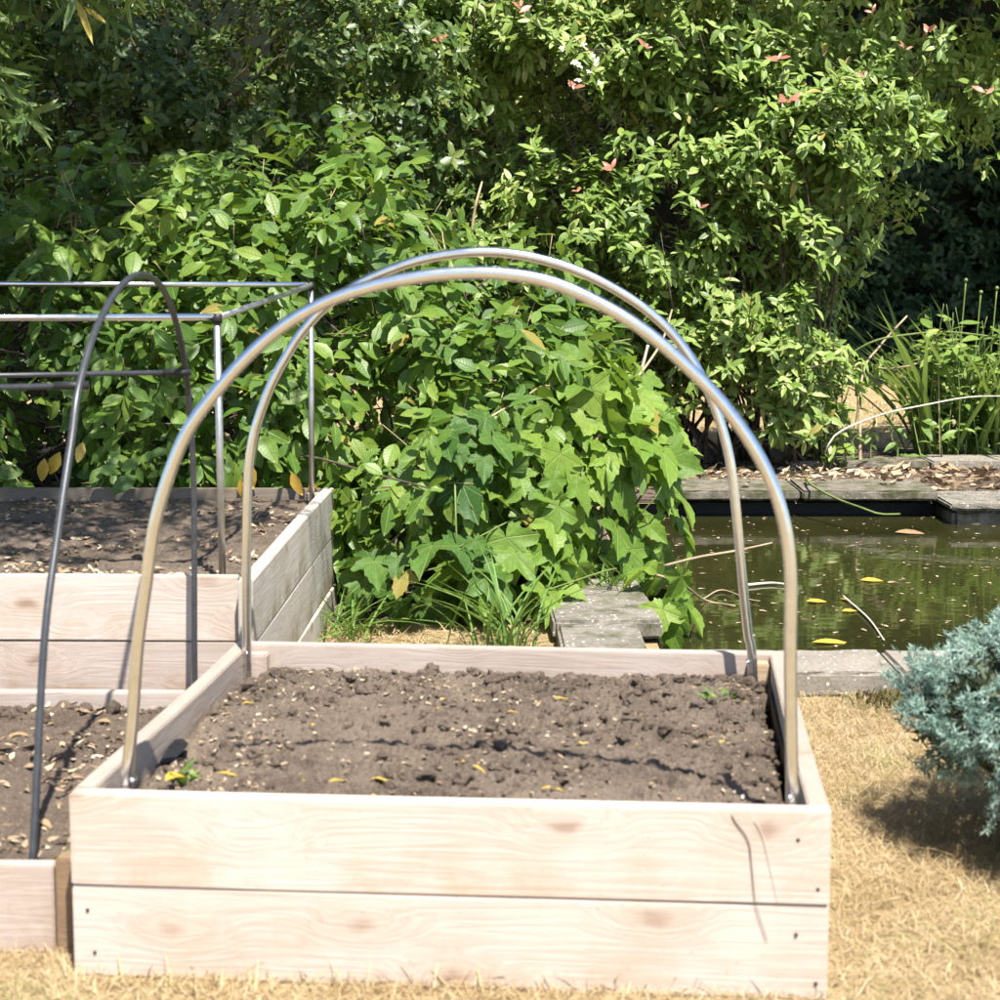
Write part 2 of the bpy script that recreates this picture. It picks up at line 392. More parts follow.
def scatter(T, p, d, n, L, w=None, c=None):
    V, F = T
    d = norm(d); n = norm(n - d * (n * d).sum(-1, keepdims=True)); s = np.cross(n, d)
    k = len(p); L = np.broadcast_to(L, (k,)); w = np.ones(k) if w is None else w
    c = np.ones(k) if c is None else c
    P = p[:, None] + L[:, None, None] * (V[None, :, 0:1] * d[:, None] + (V[None, :, 1:2] * w[:, None, None]) * s[:, None]
                                         + (V[None, :, 2:3] * c[:, None, None]) * n[:, None])
    FF = F[None] + (np.arange(k) * len(V))[:, None, None]
    LEAF_UV['uv'] = np.tile(V[:, :2], (k, 1))
    return P.reshape(-1, 3), FF.reshape(-1, 3)

def frame(s):
    ref = np.where(np.abs(s[:, 2:3]) < .9, np.array([[0, 0, 1.]]), np.array([[1., 0, 0]]))
    u = norm(np.cross(s, ref)); return u, np.cross(s, u)

def rosettes(P, s, k, L, rng, spread=(.0, .6), stem=.5, droop=.0, sun=.25):
    """k leaves round each shoot tip P with shoot direction s"""
    n = len(P); s = norm(s); u, v = frame(s)
    pp, dd, nn, LL = [], [], [], []
    ph0 = rng.random(n) * 6.28
    for j in range(k):
        ph = ph0 + j * 2.4 + rng.normal(0, .25, n)
        rad = np.cos(ph)[:, None] * u + np.sin(ph)[:, None] * v
        sa = rng.uniform(*spread, n)[:, None]
        d = norm(rad * np.sqrt(1 - sa ** 2) + s * sa + np.array([0, 0, -droop]))
        ls = L * rng.uniform(.65, 1.15, n)
        pp.append(P - s * (j / k * stem * L) + rng.normal(0, .08 * L, (n, 3)))
        dd.append(d); LL.append(ls)
        nn.append(norm(s + SUN * sun + rng.normal(0, .25, (n, 3))))
    return np.concatenate(pp), np.concatenate(dd), np.concatenate(nn), np.concatenate(LL)

def blob_points(blobs, per_m2, rng, inner=(.62, 1.02), lump=.14, back=.35, cut=.72, holes=0., hs=5.):
    """points in the outer layer of a union of ellipsoids, with lumps and gaps"""
    Ps, Ns = [], []; HW = rng.normal(0, 1, (6, 3)) * hs; HP = rng.random(6) * 6.28
    for bi, (c, r) in enumerate(blobs):
        c = np.array(c, float); r = np.array(r, float)
        area = 4 * math.pi * ((r[0] * r[1]) ** 1.6 / 3 + (r[0] * r[2]) ** 1.6 / 3 + (r[1] * r[2]) ** 1.6 / 3) ** (1 / 1.6)
        n = int(area * per_m2)
        q = norm(rng.normal(0, 1, (n, 3)))
        lam = np.zeros(n)
        for _ in range(7):
            w = rng.normal(0, 1, 3) * rng.uniform(2.5, 7); lam += np.sin(q @ w + rng.random() * 6.28)
        f = rng.uniform(*inner, n) ** .6 * (1 + lump * lam / 2.2)
        p = c + q * r * f[:, None]
        keep = np.ones(n, bool)
        keep &= ~((q[:, 1] > .3) & (rng.random(n) > back))
        for bj, (c2, r2) in enumerate(blobs):
            if bj != bi:
                keep &= np.linalg.norm((p - np.array(c2)) / np.array(r2), axis=1) > cut
        keep &= p[:, 2] > .02
        if holes:
            hv = np.sin(p @ HW.T + HP).sum(1) / 1.73
            keep &= ~((hv > 1.0 - holes) & (f > .45 + .1 * rng.random(n)))
        Ps.append(p[keep]); Ns.append(norm(q / r)[keep])
    return np.concatenate(Ps), np.concatenate(Ns)

# ------------------------------------------------------------------ sun and sky
sun_vec = np.array([.17, -.50, 1.0]); SUN = sun_vec / np.linalg.norm(sun_vec)
elev = math.asin(SUN[2]); az = math.atan2(SUN[0], SUN[1])     # azimuth clockwise from +Y
W = bpy.data.worlds.new('World'); S.world = W; W.use_nodes = True
wn = W.node_tree; bg = wn.nodes['Background']
sky = wn.nodes.new('ShaderNodeTexSky'); sky.sky_type = 'NISHITA'; sky.sun_disc = False
sky.sun_elevation = elev; sky.sun_rotation = az; sky.air_density = 1.0; sky.dust_density = .6
wn.links.new(sky.outputs[0], bg.inputs[0]); bg.inputs[1].default_value = .10
sl = bpy.data.lights.new('sun', 'SUN'); sl.energy = 5.0; sl.angle = R(.53); sl.color = (1., .955, .88)
so = bpy.data.objects.new('sun', sl); COL.objects.link(so)
so.rotation_euler = (math.pi / 2 - elev, 0, math.pi - az)
from mathutils import Vector
so.rotation_euler = Vector(SUN).to_track_quat('Z', 'Y').to_euler()
so.location = (3, -8, 14)

# ------------------------------------------------------------------ ground, pond
def grid_sheet(rects, z, name, mat, label=None):
    a = Acc()
    for x0, x1, y0, y1 in rects:
        a.add([(x0, y0, z), (x1, y0, z), (x1, y1, z), (x0, y1, z)], [(0, 1, 2), (0, 2, 3)])
    o = a.build(name, mat, smooth=False); tag(o, label, None, None, 'structure'); return o

def lawn_mat():
    m, nt, b, _ = new_mat('dry_lawn')
    tc = N(nt, 'ShaderNodeTexCoord'); g = tc.outputs['Object']
    n1 = noise(nt, g, 1.7, 6, .65); n2 = noise(nt, g, 70, 5, .75); n3 = noise(nt, g, 260, 3, .6)
    f = math_n(nt, 'ADD', math_n(nt, 'MULTIPLY', n2.outputs[0], .6), math_n(nt, 'MULTIPLY', n3.outputs[0], .4))
    c = ramp(nt, f, [(.33, (.19, .13, .064)), (.5, (.39, .285, .15)), (.66, (.52, .40, .24))]).outputs[0]
    c = mixc(nt, ramp(nt, n1.outputs[0], [(.5, (0,)), (.75, (.5,))]).outputs[0], c, (.16, .155, .05))
    nt.links.new(c, b.inputs['Base Color']); b.inputs['Roughness'].default_value = .95; b.inputs['Specular IOR Level'].default_value = .1
    bump(nt, b, f, .8, .02); return m

M['lawn'] = lawn_mat()
PX0, PX1, PY0, PY1 = .47, 6.0, 5.14, 8.78
grid_sheet([(-60, 60, -20, PY0), (-60, PX0, PY0, PY1), (PX1, 60, PY0, PY1), (-60, 60, PY1, 90)], 0., 'ground', M['lawn'], 'dry straw coloured lawn around the beds and pond')
# bare bank beyond the pond
grid_sheet([(-4.5, 6, PY1 + .02, 11.25)], .006, 'path', M['soil_dark'], 'bare earth bank between the pond and the far lawn')
grid_sheet([(-3.2, .1, 5.9, PY1), (.1, .44, 6.4, PY1)], .005, 'ground_under_shrubs', M['soil_dark'], 'bare shaded earth under the shrubs')

def water_mat():
    m, nt, b, _ = new_mat('murky_water')
    tc = N(nt, 'ShaderNodeTexCoord')
    n1 = noise(nt, tc.outputs['Object'], 1.6, 4, .6)
    c = ramp(nt, n1.outputs[0], [(.3, (.018, .019, .006)), (.7, (.034, .032, .010))]).outputs[0]
    nt.links.new(c, b.inputs['Base Color']); b.inputs['Roughness'].default_value = .04
    b.inputs['IOR'].default_value = 1.33
    mp = N(nt, 'ShaderNodeMapping'); mp.inputs['Scale'].default_value = (1., 2.2, 1.)
    nt.links.new(tc.outputs['Object'], mp.inputs[0])
    n2 = noise(nt, mp.outputs[0], 5, 2, .5); bump(nt, b, n2.outputs[0], .035, .02); return m
grid_sheet([(PX0 - .02, PX1, PY0 - .02, PY1 + .06)], -.055, 'water', water_mat(), 'murky olive green pond water with floating debris')

def wall_strip(a, pts, z0, z1):
    for p, q in zip(pts[:-1], pts[1:]):
        a.add([(*p, z0), (*q, z0), (*q, z1), (*p, z1)], [(0, 1, 2), (0, 2, 3)])
a = Acc(); e = .004
wall_strip(a, [(PX0 + e, PY0), (PX0 + e, PY1 + .05), (PX1 - e, PY1 + .05), (PX1 - e, PY0 + e), (PX0, PY0 + e)], -.6, .012)
o = a.build('pond_liner', M['liner'], smooth=False); tag(o, 'black rubber liner lining the sides of the pond', 'pond liner', None, 'structure')

def slab_mesh(lx, ly, lz, bev=.008, seed=0):
    bm = bmesh.new(); bmesh.ops.create_cube(bm, size=1)
    bmesh.ops.scale(bm, vec=(lx, ly, lz), verts=bm.verts)
    es = [e for e in bm.edges if abs(e.verts[0].co.x - e.verts[1].co.x) > lx * .5]
    bmesh.ops.subdivide_edges(bm, edges=es, cuts=max(2, int(lx / .05)), use_grid_fill=True)
    bmesh.ops.bevel(bm, geom=[e for e in bm.edges if e.calc_face_angle(0) > 1], offset=bev, segments=2, affect='EDGES')
    rr = random.Random(seed)
    for v in bm.verts:
        v.co += Vector((rr.uniform(-1, 1), rr.uniform(-1, 1), rr.uniform(-1, 1))) * bev * .22
    return bm

def bm_obj(name, bm, mat, parent=None, loc=(0, 0, 0), rotz=0., rot=None, smooth=False):
    me = bpy.data.meshes.new(name); bm.normal_update(); bm.to_mesh(me); bm.free()
    for p in me.polygons: p.use_smooth = smooth
    me.materials.append(mat)
    o = bpy.data.objects.new(name, me); COL.objects.link(o); o.location = loc
    o.rotation_euler = rot if rot else (0, 0, rotz)
    if parent: o.parent = parent
    return o

def slab(x0, x1, y0, y1, z0, z1, mat, label, group, seed, rz=0.):
    o = bm_obj('paving_slab', slab_mesh(x1 - x0, y1 - y0, z1 - z0, .009, seed), mat, None, ((x0 + x1) / 2, (y0 + y1) / 2, (z0 + z1) / 2), rz)
    return tag(o, label, 'paving slab', group)
G1 = 'paving slabs round the pond edge'
slab(.43, 1.048, 4.875, 5.165, .0, .068, M['stone'], 'grey concrete coping slab behind the right corner of the large raised bed', G1, 1, -.004)
slab(1.056, 1.70, 4.88, 5.17, .0, .066, M['stone'], 'grey coping slab on the near pond edge, partly hidden behind the blue juniper', G1, 2, .004)
slab(.145, .470, 5.56, 6.50, .015, .072, M['stone_mid'], 'broad pale paving slab speckled with lichen beside the lobed leaves', G1, 3, .03)
slab(.170, .412, 5.03, 5.552, .004, .064, M['stone_mid'], 'narrower paving slab directly behind the back board of the large bed', G1, 4, .01)
slab(.80, 1.385, 8.69, 9.15, .026, .072, M['stone_old'], 'shaded mossy coping slab overhanging the far pond edge behind the steel hoop', G1, 5, .0)
slab(1.395, 2.02, 8.68, 9.15, .026, .072, M['stone_old'], 'mossy coping slab on the far pond edge beside the pale concrete ledge', G1, 6, -.01)
slab(1.55, 2.30, 10.12, 10.40, .008, .05, M['stone_old'], 'litter covered slab on the far bank below the young leafy stems', G1, 7, .01)
slab(2.31, 3.10, 10.08, 10.42, .008, .055, M['stone'], 'pale grey slab on the far bank at the foot of the tall marsh plants', G1, 8, -.01)
# concrete ledge with liner at the pond's far corner
led = thing('concrete_ledge', 'grey concrete ledge with a mossy face in the far corner of the pond', 'ledge', (2.72, 8.66, -.1))
bm_obj('ledge_block', slab_mesh(1.36, .42, .24, .02, 9), M['stone_old'], led, (0, .03, -.01))
bm_obj('ledge_top', slab_mesh(1.40, .50, .028, .009, 10), M['stone_mid'], led, (0, .03, .126))

# ------------------------------------------------------------------ timber beds
def board(name, parent, L, H, T, loc, rotz, mat, seed):
    bm = bmesh.new(); bmesh.ops.create_cube(bm, size=1)
    bmesh.ops.scale(bm, vec=(L, T, H), verts=bm.verts)
    es = [e for e in bm.edges if abs(e.verts[0].co.x - e.verts[1].co.x) > L * .5]
    bmesh.ops.subdivide_edges(bm, edges=es, cuts=10, use_grid_fill=True)
    bmesh.ops.bevel(bm, geom=[e for e in bm.edges if e.calc_face_angle(0) > 1], offset=.0025, segments=2, affect='EDGES')
    rr = random.Random(seed); p1, p2 = rr.uniform(0, 6), rr.uniform(0, 6)
    for v in bm.verts:
        v.co.y += .0018 * math.sin(v.co.x / L * 5 + p1); v.co.z += .0012 * math.sin(v.co.x / L * 4 + p2)
    return bm_obj(name, bm, mat, parent, loc, rotz)

def screw(parent, x, y, z):
    V, F = tube([(x, y - .0012, z), (x, y + .004, z)], .0030, 10)
    return mesh_obj('screw', V, F, M['screw'], parent)

TB = .034
def timber_post(parent, sx, sy, z0, z1, loc, mat):
    bm = slab_mesh(sx, sy, z1 - z0, .003, 3)
    return bm_obj('corner_post', bm, mat, parent, (loc[0], loc[1], (z0 + z1) / 2))

BX, BY, BR = -.686, 2.938, -.087
bed = thing('raised_bed', 'large pale timber raised bed of stacked planks in the foreground, spanned by steel hoops', 'raised bed', (BX, BY, 0), BR)
for i, z in enumerate((.0765, .2285)):
    b = board('front_board', bed, 1.2, .150, TB, (.6, TB / 2, z), 0, M['wood'], i)
    for sxx, szz in ((.550, .03), (.582, -.048)): screw(b, sxx, -TB / 2, szz)
    for sxx, szz in ((-.575, .035), (-.565, -.035)): screw(b, sxx, -TB / 2, szz)
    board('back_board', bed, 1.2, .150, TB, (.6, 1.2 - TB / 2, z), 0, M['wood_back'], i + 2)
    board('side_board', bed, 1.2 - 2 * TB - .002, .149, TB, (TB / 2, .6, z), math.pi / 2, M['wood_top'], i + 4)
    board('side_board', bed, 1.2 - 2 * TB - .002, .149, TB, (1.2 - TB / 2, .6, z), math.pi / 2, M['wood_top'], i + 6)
for px, py, mt in ((TB + .024, TB + .024, 'wood'), (1.2 - TB - .024, TB + .024, 'wood'), (TB + .024, 1.2 - TB - .024, 'wood_back'), (1.2 - TB - .024, 1.2 - TB - .024, 'wood_post')):
    timber_post(bed, .045, .045, .0, .290, (px, py), M[mt])

def soil_patch(name, parent_loc, rotz, lx, ly, z, seed, mat, label, amp=1.0, trench=True, n=330):
    rng = np.random.default_rng(seed); nx = n; ny = int(n * ly / lx)
    hgt = np.zeros((ny, nx))
    for cells, am in ((4, .012), (9, .007), (20, .004), (45, .005), (70, .006), (110, .006), (170, .004), (260, .002)):
        g = smooth_noise(ny, nx, cells, rng)
        hgt += am * (g if cells < 12 else np.sign(g) * np.abs(g) ** 1.0 * (1 + .9 * (g > .15)))
    pit = smooth_noise(ny, nx, 26, rng); hgt -= .022 * np.clip(pit - .24, 0, 1) * 6
    hgt *= amp
    x = np.linspace(0, lx, nx); y = np.linspace(0, ly, ny); X, Y = np.meshgrid(x, y)
    if trench:
        ed = np.minimum(np.minimum(X, lx - X), np.minimum(Y, ly - Y))
        hgt -= .022 * np.exp(-ed / .03)
        hgt -= .07 * np.exp(-((lx - X) / .018) ** 2) * ((Y > .12) & (Y < ly - .16))
        hgt -= .055 * np.exp(-((X - .03) / .05) ** 2 - ((Y - .44) / .06) ** 2)
    V = np.stack([X, Y, z + hgt], -1).reshape(-1, 3)
    idx = np.arange(nx * ny).reshape(ny, nx)
    F = np.stack([idx[:-1, :-1], idx[:-1, 1:], idx[1:, 1:], idx[1:, :-1]], -1).reshape(-1, 4)
    o = mesh_obj(name, V, F, mat, None, parent_loc, rotz)
    tag(o, label, 'soil', None, 'stuff')
    return o, hgt, (lx, ly)

def at_soil(h, dims, u, v):
    ny, nx = h.shape
    return h[np.clip((v / dims[1] * (ny - 1)).astype(int), 0, ny - 1), np.clip((u / dims[0] * (nx - 1)).astype(int), 0, nx - 1)]

ico = bmesh.new(); bmesh.ops.create_icosphere(ico, subdivisions=2, radius=1)
ICO_V = np.array([v.co[:] for v in ico.verts]); ICO_F = np.array([[v.index for v in f.verts] for f in ico.faces]); ico.free()
def clods(name, n, lx, ly, z, h, dims, seed, loc, rotz, mat, label, big=1.0):
    rng = np.random.default_rng(seed); a = Acc()
    u = rng.random(n) * lx; v = rng.random(n) * ly; back = rng.random(n) < .22; v[back] = ly - .02 - .10 * rng.random(back.sum()) ** 1.5
    dens = smooth_noise(60, 60, 7, rng)
    for i in range(n):
        if dens[int(v[i] / ly * 59), int(u[i] / lx * 59)] < -.12 and rng.random() < .8: continue
        r = (.0022 + .013 * rng.random() ** 6) * big
        w = ICO_V.copy()
        for _ in range(4):
            k = rng.normal(0, 1, 3) * rng.uniform(1.5, 4.5); w *= (1 + .16 * np.sin(w @ k + rng.random() * 6))[:, None]
        w *= r * np.array([rng.uniform(.8, 1.4), rng.uniform(.8, 1.3), rng.uniform(.6, 1.0)])
        c, s = math.cos(i), math.sin(i); w = w @ np.array([[c, s, 0], [-s, c, 0], [0, 0, 1]])
        zz = z + at_soil(h, dims, u[i:i + 1], v[i:i + 1])[0] + r * .3
        a.add(w + (u[i], v[i], zz), ICO_F)
    o = a.build(name, mat, None, loc=loc, rotz=rotz, smooth=False); return tag(o, label, 'soil clods', None, 'stuff')

def bits(name, n, lx, ly, z, h, dims, seed, loc, rotz, mat, label, L=(.006, .022), T=FLAKE, lift=.004):
    rng = np.random.default_rng(seed)
    u = rng.uniform(.02, lx - .02, n * 3); v = rng.uniform(.02, ly - .02, n * 3)
    dn = smooth_noise(80, 80, 8, rng); pk = np.argsort(-(dn[(v / ly * 79).astype(int), (u / lx * 79).astype(int)] + rng.normal(0, .22, n * 3)))[:n]; u, v = u[pk], v[pk]
    p = np.stack([u, v, z + (at_soil(h, dims, u, v) if h is not None else 0) + lift], -1)
    th = rng.random(n) * 6.28
    d = np.stack([np.cos(th), np.sin(th), rng.normal(0, .2, n)], -1); nn = np.array([0, 0, 1.]) + rng.normal(0, .35, (n, 3))
    V, F = scatter(T, p, d, nn, rng.uniform(*L, n) , rng.uniform(.5, 1.2, n))
    o = mesh_obj(name, V, F, mat, None, loc, rotz, smooth=False); return tag(o, label, 'plant litter', None, 'stuff')

c_, s_ = math.cos(BR), math.sin(BR)
def bed_w(x, y, z=0.): return (BX + x * c_ - y * s_, BY + x * s_ + y * c_, z)
SZ = .258; SL = 1.2 - 2 * TB - .006
sloc = bed_w(TB + .003, TB + .003)
so1, H1, D1 = soil_patch('garden_soil', sloc, BR, SL, SL, SZ, 3, M['soil'], 'dry brown crumbly soil filling the large raised bed', 1.0, True, 560)
clods('soil_clods', 3000, SL, SL, SZ, H1, D1, 4, sloc, BR, M['soil_dark'], 'loose lumps of brown earth on the soil of the large bed')
bits('plant_litter', 1500, SL, SL, SZ, H1, D1, 5, sloc, BR, M['litter'], 'small dry straw bits scattered over the large bed soil', (.004, .019))
# black membrane showing at the bed's inner sides
V, F = [], []
def sheet(pts2, z0, z1):
    a = Acc()
    for p, q in zip(pts2[:-1], pts2[1:]): a.add([(*p, z0), (*q, z0), (*q, z1), (*p, z1)], [(0, 1, 2), (0, 2, 3)])
    return a
lin = Acc()
lin.add([(1.2 - TB - .004, .1, .15), (1.2 - TB - .004, 1.08, .15), (1.2 - TB - .006, 1.08, .262), (1.2 - TB - .006, .1, .258)], [(0, 1, 2), (0, 2, 3)])
lin.build('liner', M['liner'], bed, smooth=False); lin = Acc()
flap = np.array([(.037, .38, .20), (.037, .56, .20), (.039, .39, .245), (.039, .43, .256), (.040, .50, .262), (.041, .55, .252), (.060, .41, .246), (.066, .49, .252), (.058, .53, .248)])
lin.add(flap, [(0, 1, 5), (0, 5, 2), (2, 5, 4), (2, 4, 3), (2, 3, 6), (3, 7, 6), (3, 4, 7), (4, 8, 7), (4, 5, 8)])
lin.build('liner_flap', M['liner'], bed, smooth=False)

# second raised bed, behind on the left
LX, LY, LR = -.572, 4.315, -.022
bed2 = thing('raised_bed', 'tall three plank raised bed with a weathered grey side, standing against the leafy shrub', 'raised bed', (LX, LY, 0), LR)
for i, z in enumerate((.022, .177, .332)):
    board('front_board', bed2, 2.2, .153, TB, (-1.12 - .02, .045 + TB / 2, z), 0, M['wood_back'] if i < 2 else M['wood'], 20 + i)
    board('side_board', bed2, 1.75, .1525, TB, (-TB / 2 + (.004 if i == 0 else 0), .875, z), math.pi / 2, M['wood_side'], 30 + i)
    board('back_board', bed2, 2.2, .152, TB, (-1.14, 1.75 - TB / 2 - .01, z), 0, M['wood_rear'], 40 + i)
timber_post(bed2, .045, .045, -.05, .400, (-TB - .0235, 1.75 - .075), M['wood_back'])
timber_post(bed2, .045, .045, -.05, .395, (-TB - .0235, .045 + TB + .024), M['wood_back'])
cl, sl_ = math.cos(LR), math.sin(LR)
def bed2_w(x, y, z=0.): return (LX + x * cl - y * sl_, LY + x * sl_ + y * cl, z)
s2 = bed2_w(-2.2, .082); SL2x, SL2y = 2.2 - TB - .004, 1.62
so2, H2, D2 = soil_patch('garden_soil', s2, LR, SL2x, SL2y, .368, 13, M['soil'], 'dappled soil filling the tall bed on the left', 1.0, False, 380)
clods('soil_clods', 700, SL2x, SL2y, .368, H2, D2, 14, s2, LR, M['soil_dark'], 'lumps of earth on the soil of the tall left bed')
bits('plant_litter', 2200, SL2x, SL2y, .368, H2, D2, 15, s2, LR, M['litter'], 'dry yellowish leaf bits scattered over the tall left bed soil', (.01, .04))

# third, low bed at the left front
bed3 = thing('raised_bed', 'low one plank raised bed at the left, with a brown stake at its front corner', 'raised bed', (-.70, 3.04, 0), -.02)
board('front_board', bed3, 1.5, .150, TB, (-.79, TB / 2, .076), 0, M['wood_back'], 51)
bm_obj('corner_post', slab_mesh(.030, .045, .162, .003, 5), M['wood_dark'], bed3, (-.021, .020, .081))
board('back_board', bed3, 1.5, .150, TB, (-.80, 1.27 - TB, .080), 0, M['wood_back'], 52)
sd = board('side_board', bed3, 1.14, .145, TB, (-1.56, .62, .075), math.pi / 2, M['wood_back'], 53)
s3 = (-2.24, 3.085, 0); SL3x, SL3y = 1.575, 1.17
so3, H3, D3 = soil_patch('garden_soil', s3, -.02, SL3x, SL3y, .125, 23, M['soil_dark'], 'lumpy brown soil filling the low bed at the left', 1.2, False, 330)
clods('soil_clods', 1100, SL3x, SL3y, .125, H3, D3, 24, s3, -.02, M['soil_dark'], 'lumps of earth on the soil of the low left bed', 1.2)
bits('plant_litter', 1700, SL3x, SL3y, .125, H3, D3, 25, s3, -.02, M['litter'], 'straw bits and dead leaves on the low left bed soil', (.007, .042))

# ------------------------------------------------------------------ hoops over the front bed
near = [(.066, .21), (.066, .29), (.078, .4), (.09, .523), (.107, .629), (.121, .714), (.141, .784), (.17, .856), (.2, .904), (.266, .981), (.331, 1.038), (.396, 1.076), (.459, 1.099), (.523, 1.114), (.602, 1.124), (.68, 1.124), (.758, 1.111), (.836, 1.078), (.914, 1.030), (.992, .962), (1.035, .914), (1.075, .858), (1.104, .803), (1.121, .755), (1.132, .704), (1.138, .640), (1.139, .532), (1.142, .423), (1.146, .309), (1.147, .21)]
rear = [(.042, .19), (.043, .257), (.045, .459), (.049, .615), (.055, .705), (.068, .778), (.092, .847), (.114, .896), (.141, .942), (.169, .985), (.223, 1.043), (.298, 1.094), (.383, 1.129), (.436, 1.144), (.488, 1.153), (.54, 1.158), (.593, 1.157), (.645, 1.150), (.697, 1.138), (.749, 1.121), (.801, 1.098), (.853, 1.069), (.905, 1.033), (.957, .984), (1.003, .919), (1.037, .849), (1.062, .776), (1.078, .703), (1.092, .589), (1.104, .475), (1.118, .359), (1.126, .321), (1.134, .20)]
for nm, pts, yl in (('front', near, .098), ('rear', rear, 1.2 - .098)):
    lab = 'bent steel hoop at the ' + ('front of the large bed, nearest the camera' if nm == 'front' else 'far end of the large bed by its back board')
    t = thing('steel_hoop', lab, 'hoop', bed_w(0, yl), BR, 'steel hoops over the large bed')
    V, F = tube([(x, 0, z) for x, z in pts], .0103, 18, 130); mesh_obj('pipe', V, F, M['steel'], t)
    for q in (2, -3):
        x, z = pts[q][0], .30
        V, F = tube([(x, -.0125, z - .0), (x, .0125, z)], .0035, 8); mesh_obj('bolt', V, F, M['steel'], t)

# black hoop over the low bed, with its side rails
bh = [(-.789, 3.06, .06), (-.786, 3.092, .14), (-.779, 3.186, .49), (-.771, 3.28, .675), (-.763, 3.37, .827), (-.76, 3.42, .91), (-.753, 3.52, 1.0), (-.745, 3.62, 1.055), (-.739, 3.717, 1.090), (-.73, 3.836, 1.112), (-.721, 3.961, 1.105), (-.713, 4.06, 1.075), (-.706, 4.15, 1.01), (-.700, 4.23, .905), (-.697, 4.275, .756), (-.696, 4.285, .616), (-.696, 4.275, .479), (-.698, 4.262, .265), (-.698, 4.255, .12), (-.698, 4.252, .08)]
hp = thing('black_hoop', 'thin dark hoop pipe arching over the low left bed, carrying two side rails', 'hoop', (-.75, 3.7, .13))
off = np.array([-.75, 3.7, .13])
V, F = tube(np.array(bh) - off, .0068, 14, 110); mesh_obj('pipe', V, F, M['black_pipe'], hp)
for A, B, nm in (((-.757, 3.44, .918), (-2.2, 3.40, .885), 'rail'), ((-.700, 4.23, .893), (-2.2, 4.26, .865), 'rail')):
    V, F = tube(np.array([A, B]) - off, .0056, 12, 3); r_ = mesh_obj(nm, V, F, M['black_pipe'], hp)
    d = norm(np.array(B) - np.array(A)); V, F = tube(np.array([np.array(A) - d * .012, np.array(A) + d * .05]) - off, .0078, 12, 3); mesh_obj('connector', V, F, M['joint'], r_)

# cold frame of straight steel tube over the tall left bed
fr = thing('tube_frame', 'straight steel tube frame standing over the tall left bed', 'frame', (-.67, 4.5, .36))
off = np.array([-.67, 4.5, .36])
def bar(nm, A, B, r, mat):
    V, F = tube(np.array([A, B], float) - off, r, 14, 3); return mesh_obj(nm, V, F, mat, fr)
bar('post', (-.668, 4.51, .30), (-.669, 4.51, .998), .0088, M['steel_dull'])
bar('post', (-.588, 5.88, .30), (-.582, 5.88, 1.052), .0088, M['steel_dull'])
bar('post', (-2.25, 4.52, .30), (-2.25, 4.52, .998), .0088, M['steel_dull'])
bar('post', (-2.2, 5.9, .30), (-2.2, 5.9, 1.055), .0088, M['steel_dull'])
bar('rail', (-2.26, 4.52, 1.002), (-.668, 4.51, 1.006), .0085, M['steel'])
bar('rail', (-2.21, 5.9, 1.064), (-.582, 5.88, 1.060), .0085, M['steel'])
bar('cross_bar', (-.668, 4.52, 1.004), (-.582, 5.87, 1.058), .0075, M['steel_dull'])
for p in ((-.668, 4.51, 1.003), (-.582, 5.88, 1.058)):
    V, F = tube(np.array([(p[0], p[1], p[2] - .012), (p[0], p[1], p[2] + .0105)]) - off, .0115, 14, 3); mesh_obj('corner_joint', V, F, M['joint'], fr)

# ------------------------------------------------------------------ left shrub with oval leaves
def stems(name, base_pts, tips, r0, r1, mat, parent, rng, sag=.1, loc=np.zeros(3), seg=10, sides=6):
    a = Acc()
    for t in tips:
        b = base_pts[rng.integers(len(base_pts))] + rng.normal(0, .05, 3) * (1, 1, 0)
        mid = (b + t) / 2 + rng.normal(0, .08, 3) + (0, 0, sag)
        V, F = tube(np.array([b, b * .6 + mid * .4 + rng.normal(0, .03, 3), mid, t]) - loc, r0 * rng.uniform(.6, 1.2), sides, seg, r1)
        a.add(V, F)
    return a.build(name, mat, parent)

def twig_leaves(T, P, Nn, rng, L, k, gap, droop, mat, name, parent, sunw=.5, wid=(.8, 1.15), loc=np.zeros(3), lean=.4):
    """leaves set alternately along short arching twigs that start at P and grow outwards"""
    n = len(P); s = norm(Nn + rng.normal(0, .45, (n, 3)) + np.array([0, 0, lean]))
    u, v = frame(s); pp, dd, nn, LL = [], [], [], []
    side0 = norm(np.cos(a0 := rng.random(n) * 6.28)[:, None] * u + np.sin(a0)[:, None] * v)
    for j in range(k):
        s = norm(s + np.array([0, 0, -droop * .35]))
        pos = P + s * (gap * (j + .3))
        sd_ = side0 * (1 if j % 2 else -1) + rng.normal(0, .3, (n, 3))
        d = norm(sd_ * .9 + s * .55 + np.array([0, 0, -droop]))
        pp.append(pos); dd.append(d); LL.append(L * rng.uniform(.45, 1.25, n))
        nn.append(norm(Nn * .5 + SUN * sunw + np.array([0, 0, .3]) + rng.normal(0, .42, (n, 3)) * (1 + 1.2 * (rng.random((n, 1)) < .25))))
    p = np.concatenate(pp); m = p[:, 2] > .015
    V, F = scatter(T, p[m] - loc, np.concatenate(dd)[m], np.concatenate(nn)[m], np.concatenate(LL)[m], rng.uniform(*wid, m.sum()), rng.uniform(.3, 1.6, m.sum()))
    return mesh_obj(name, V, F, mat, parent)

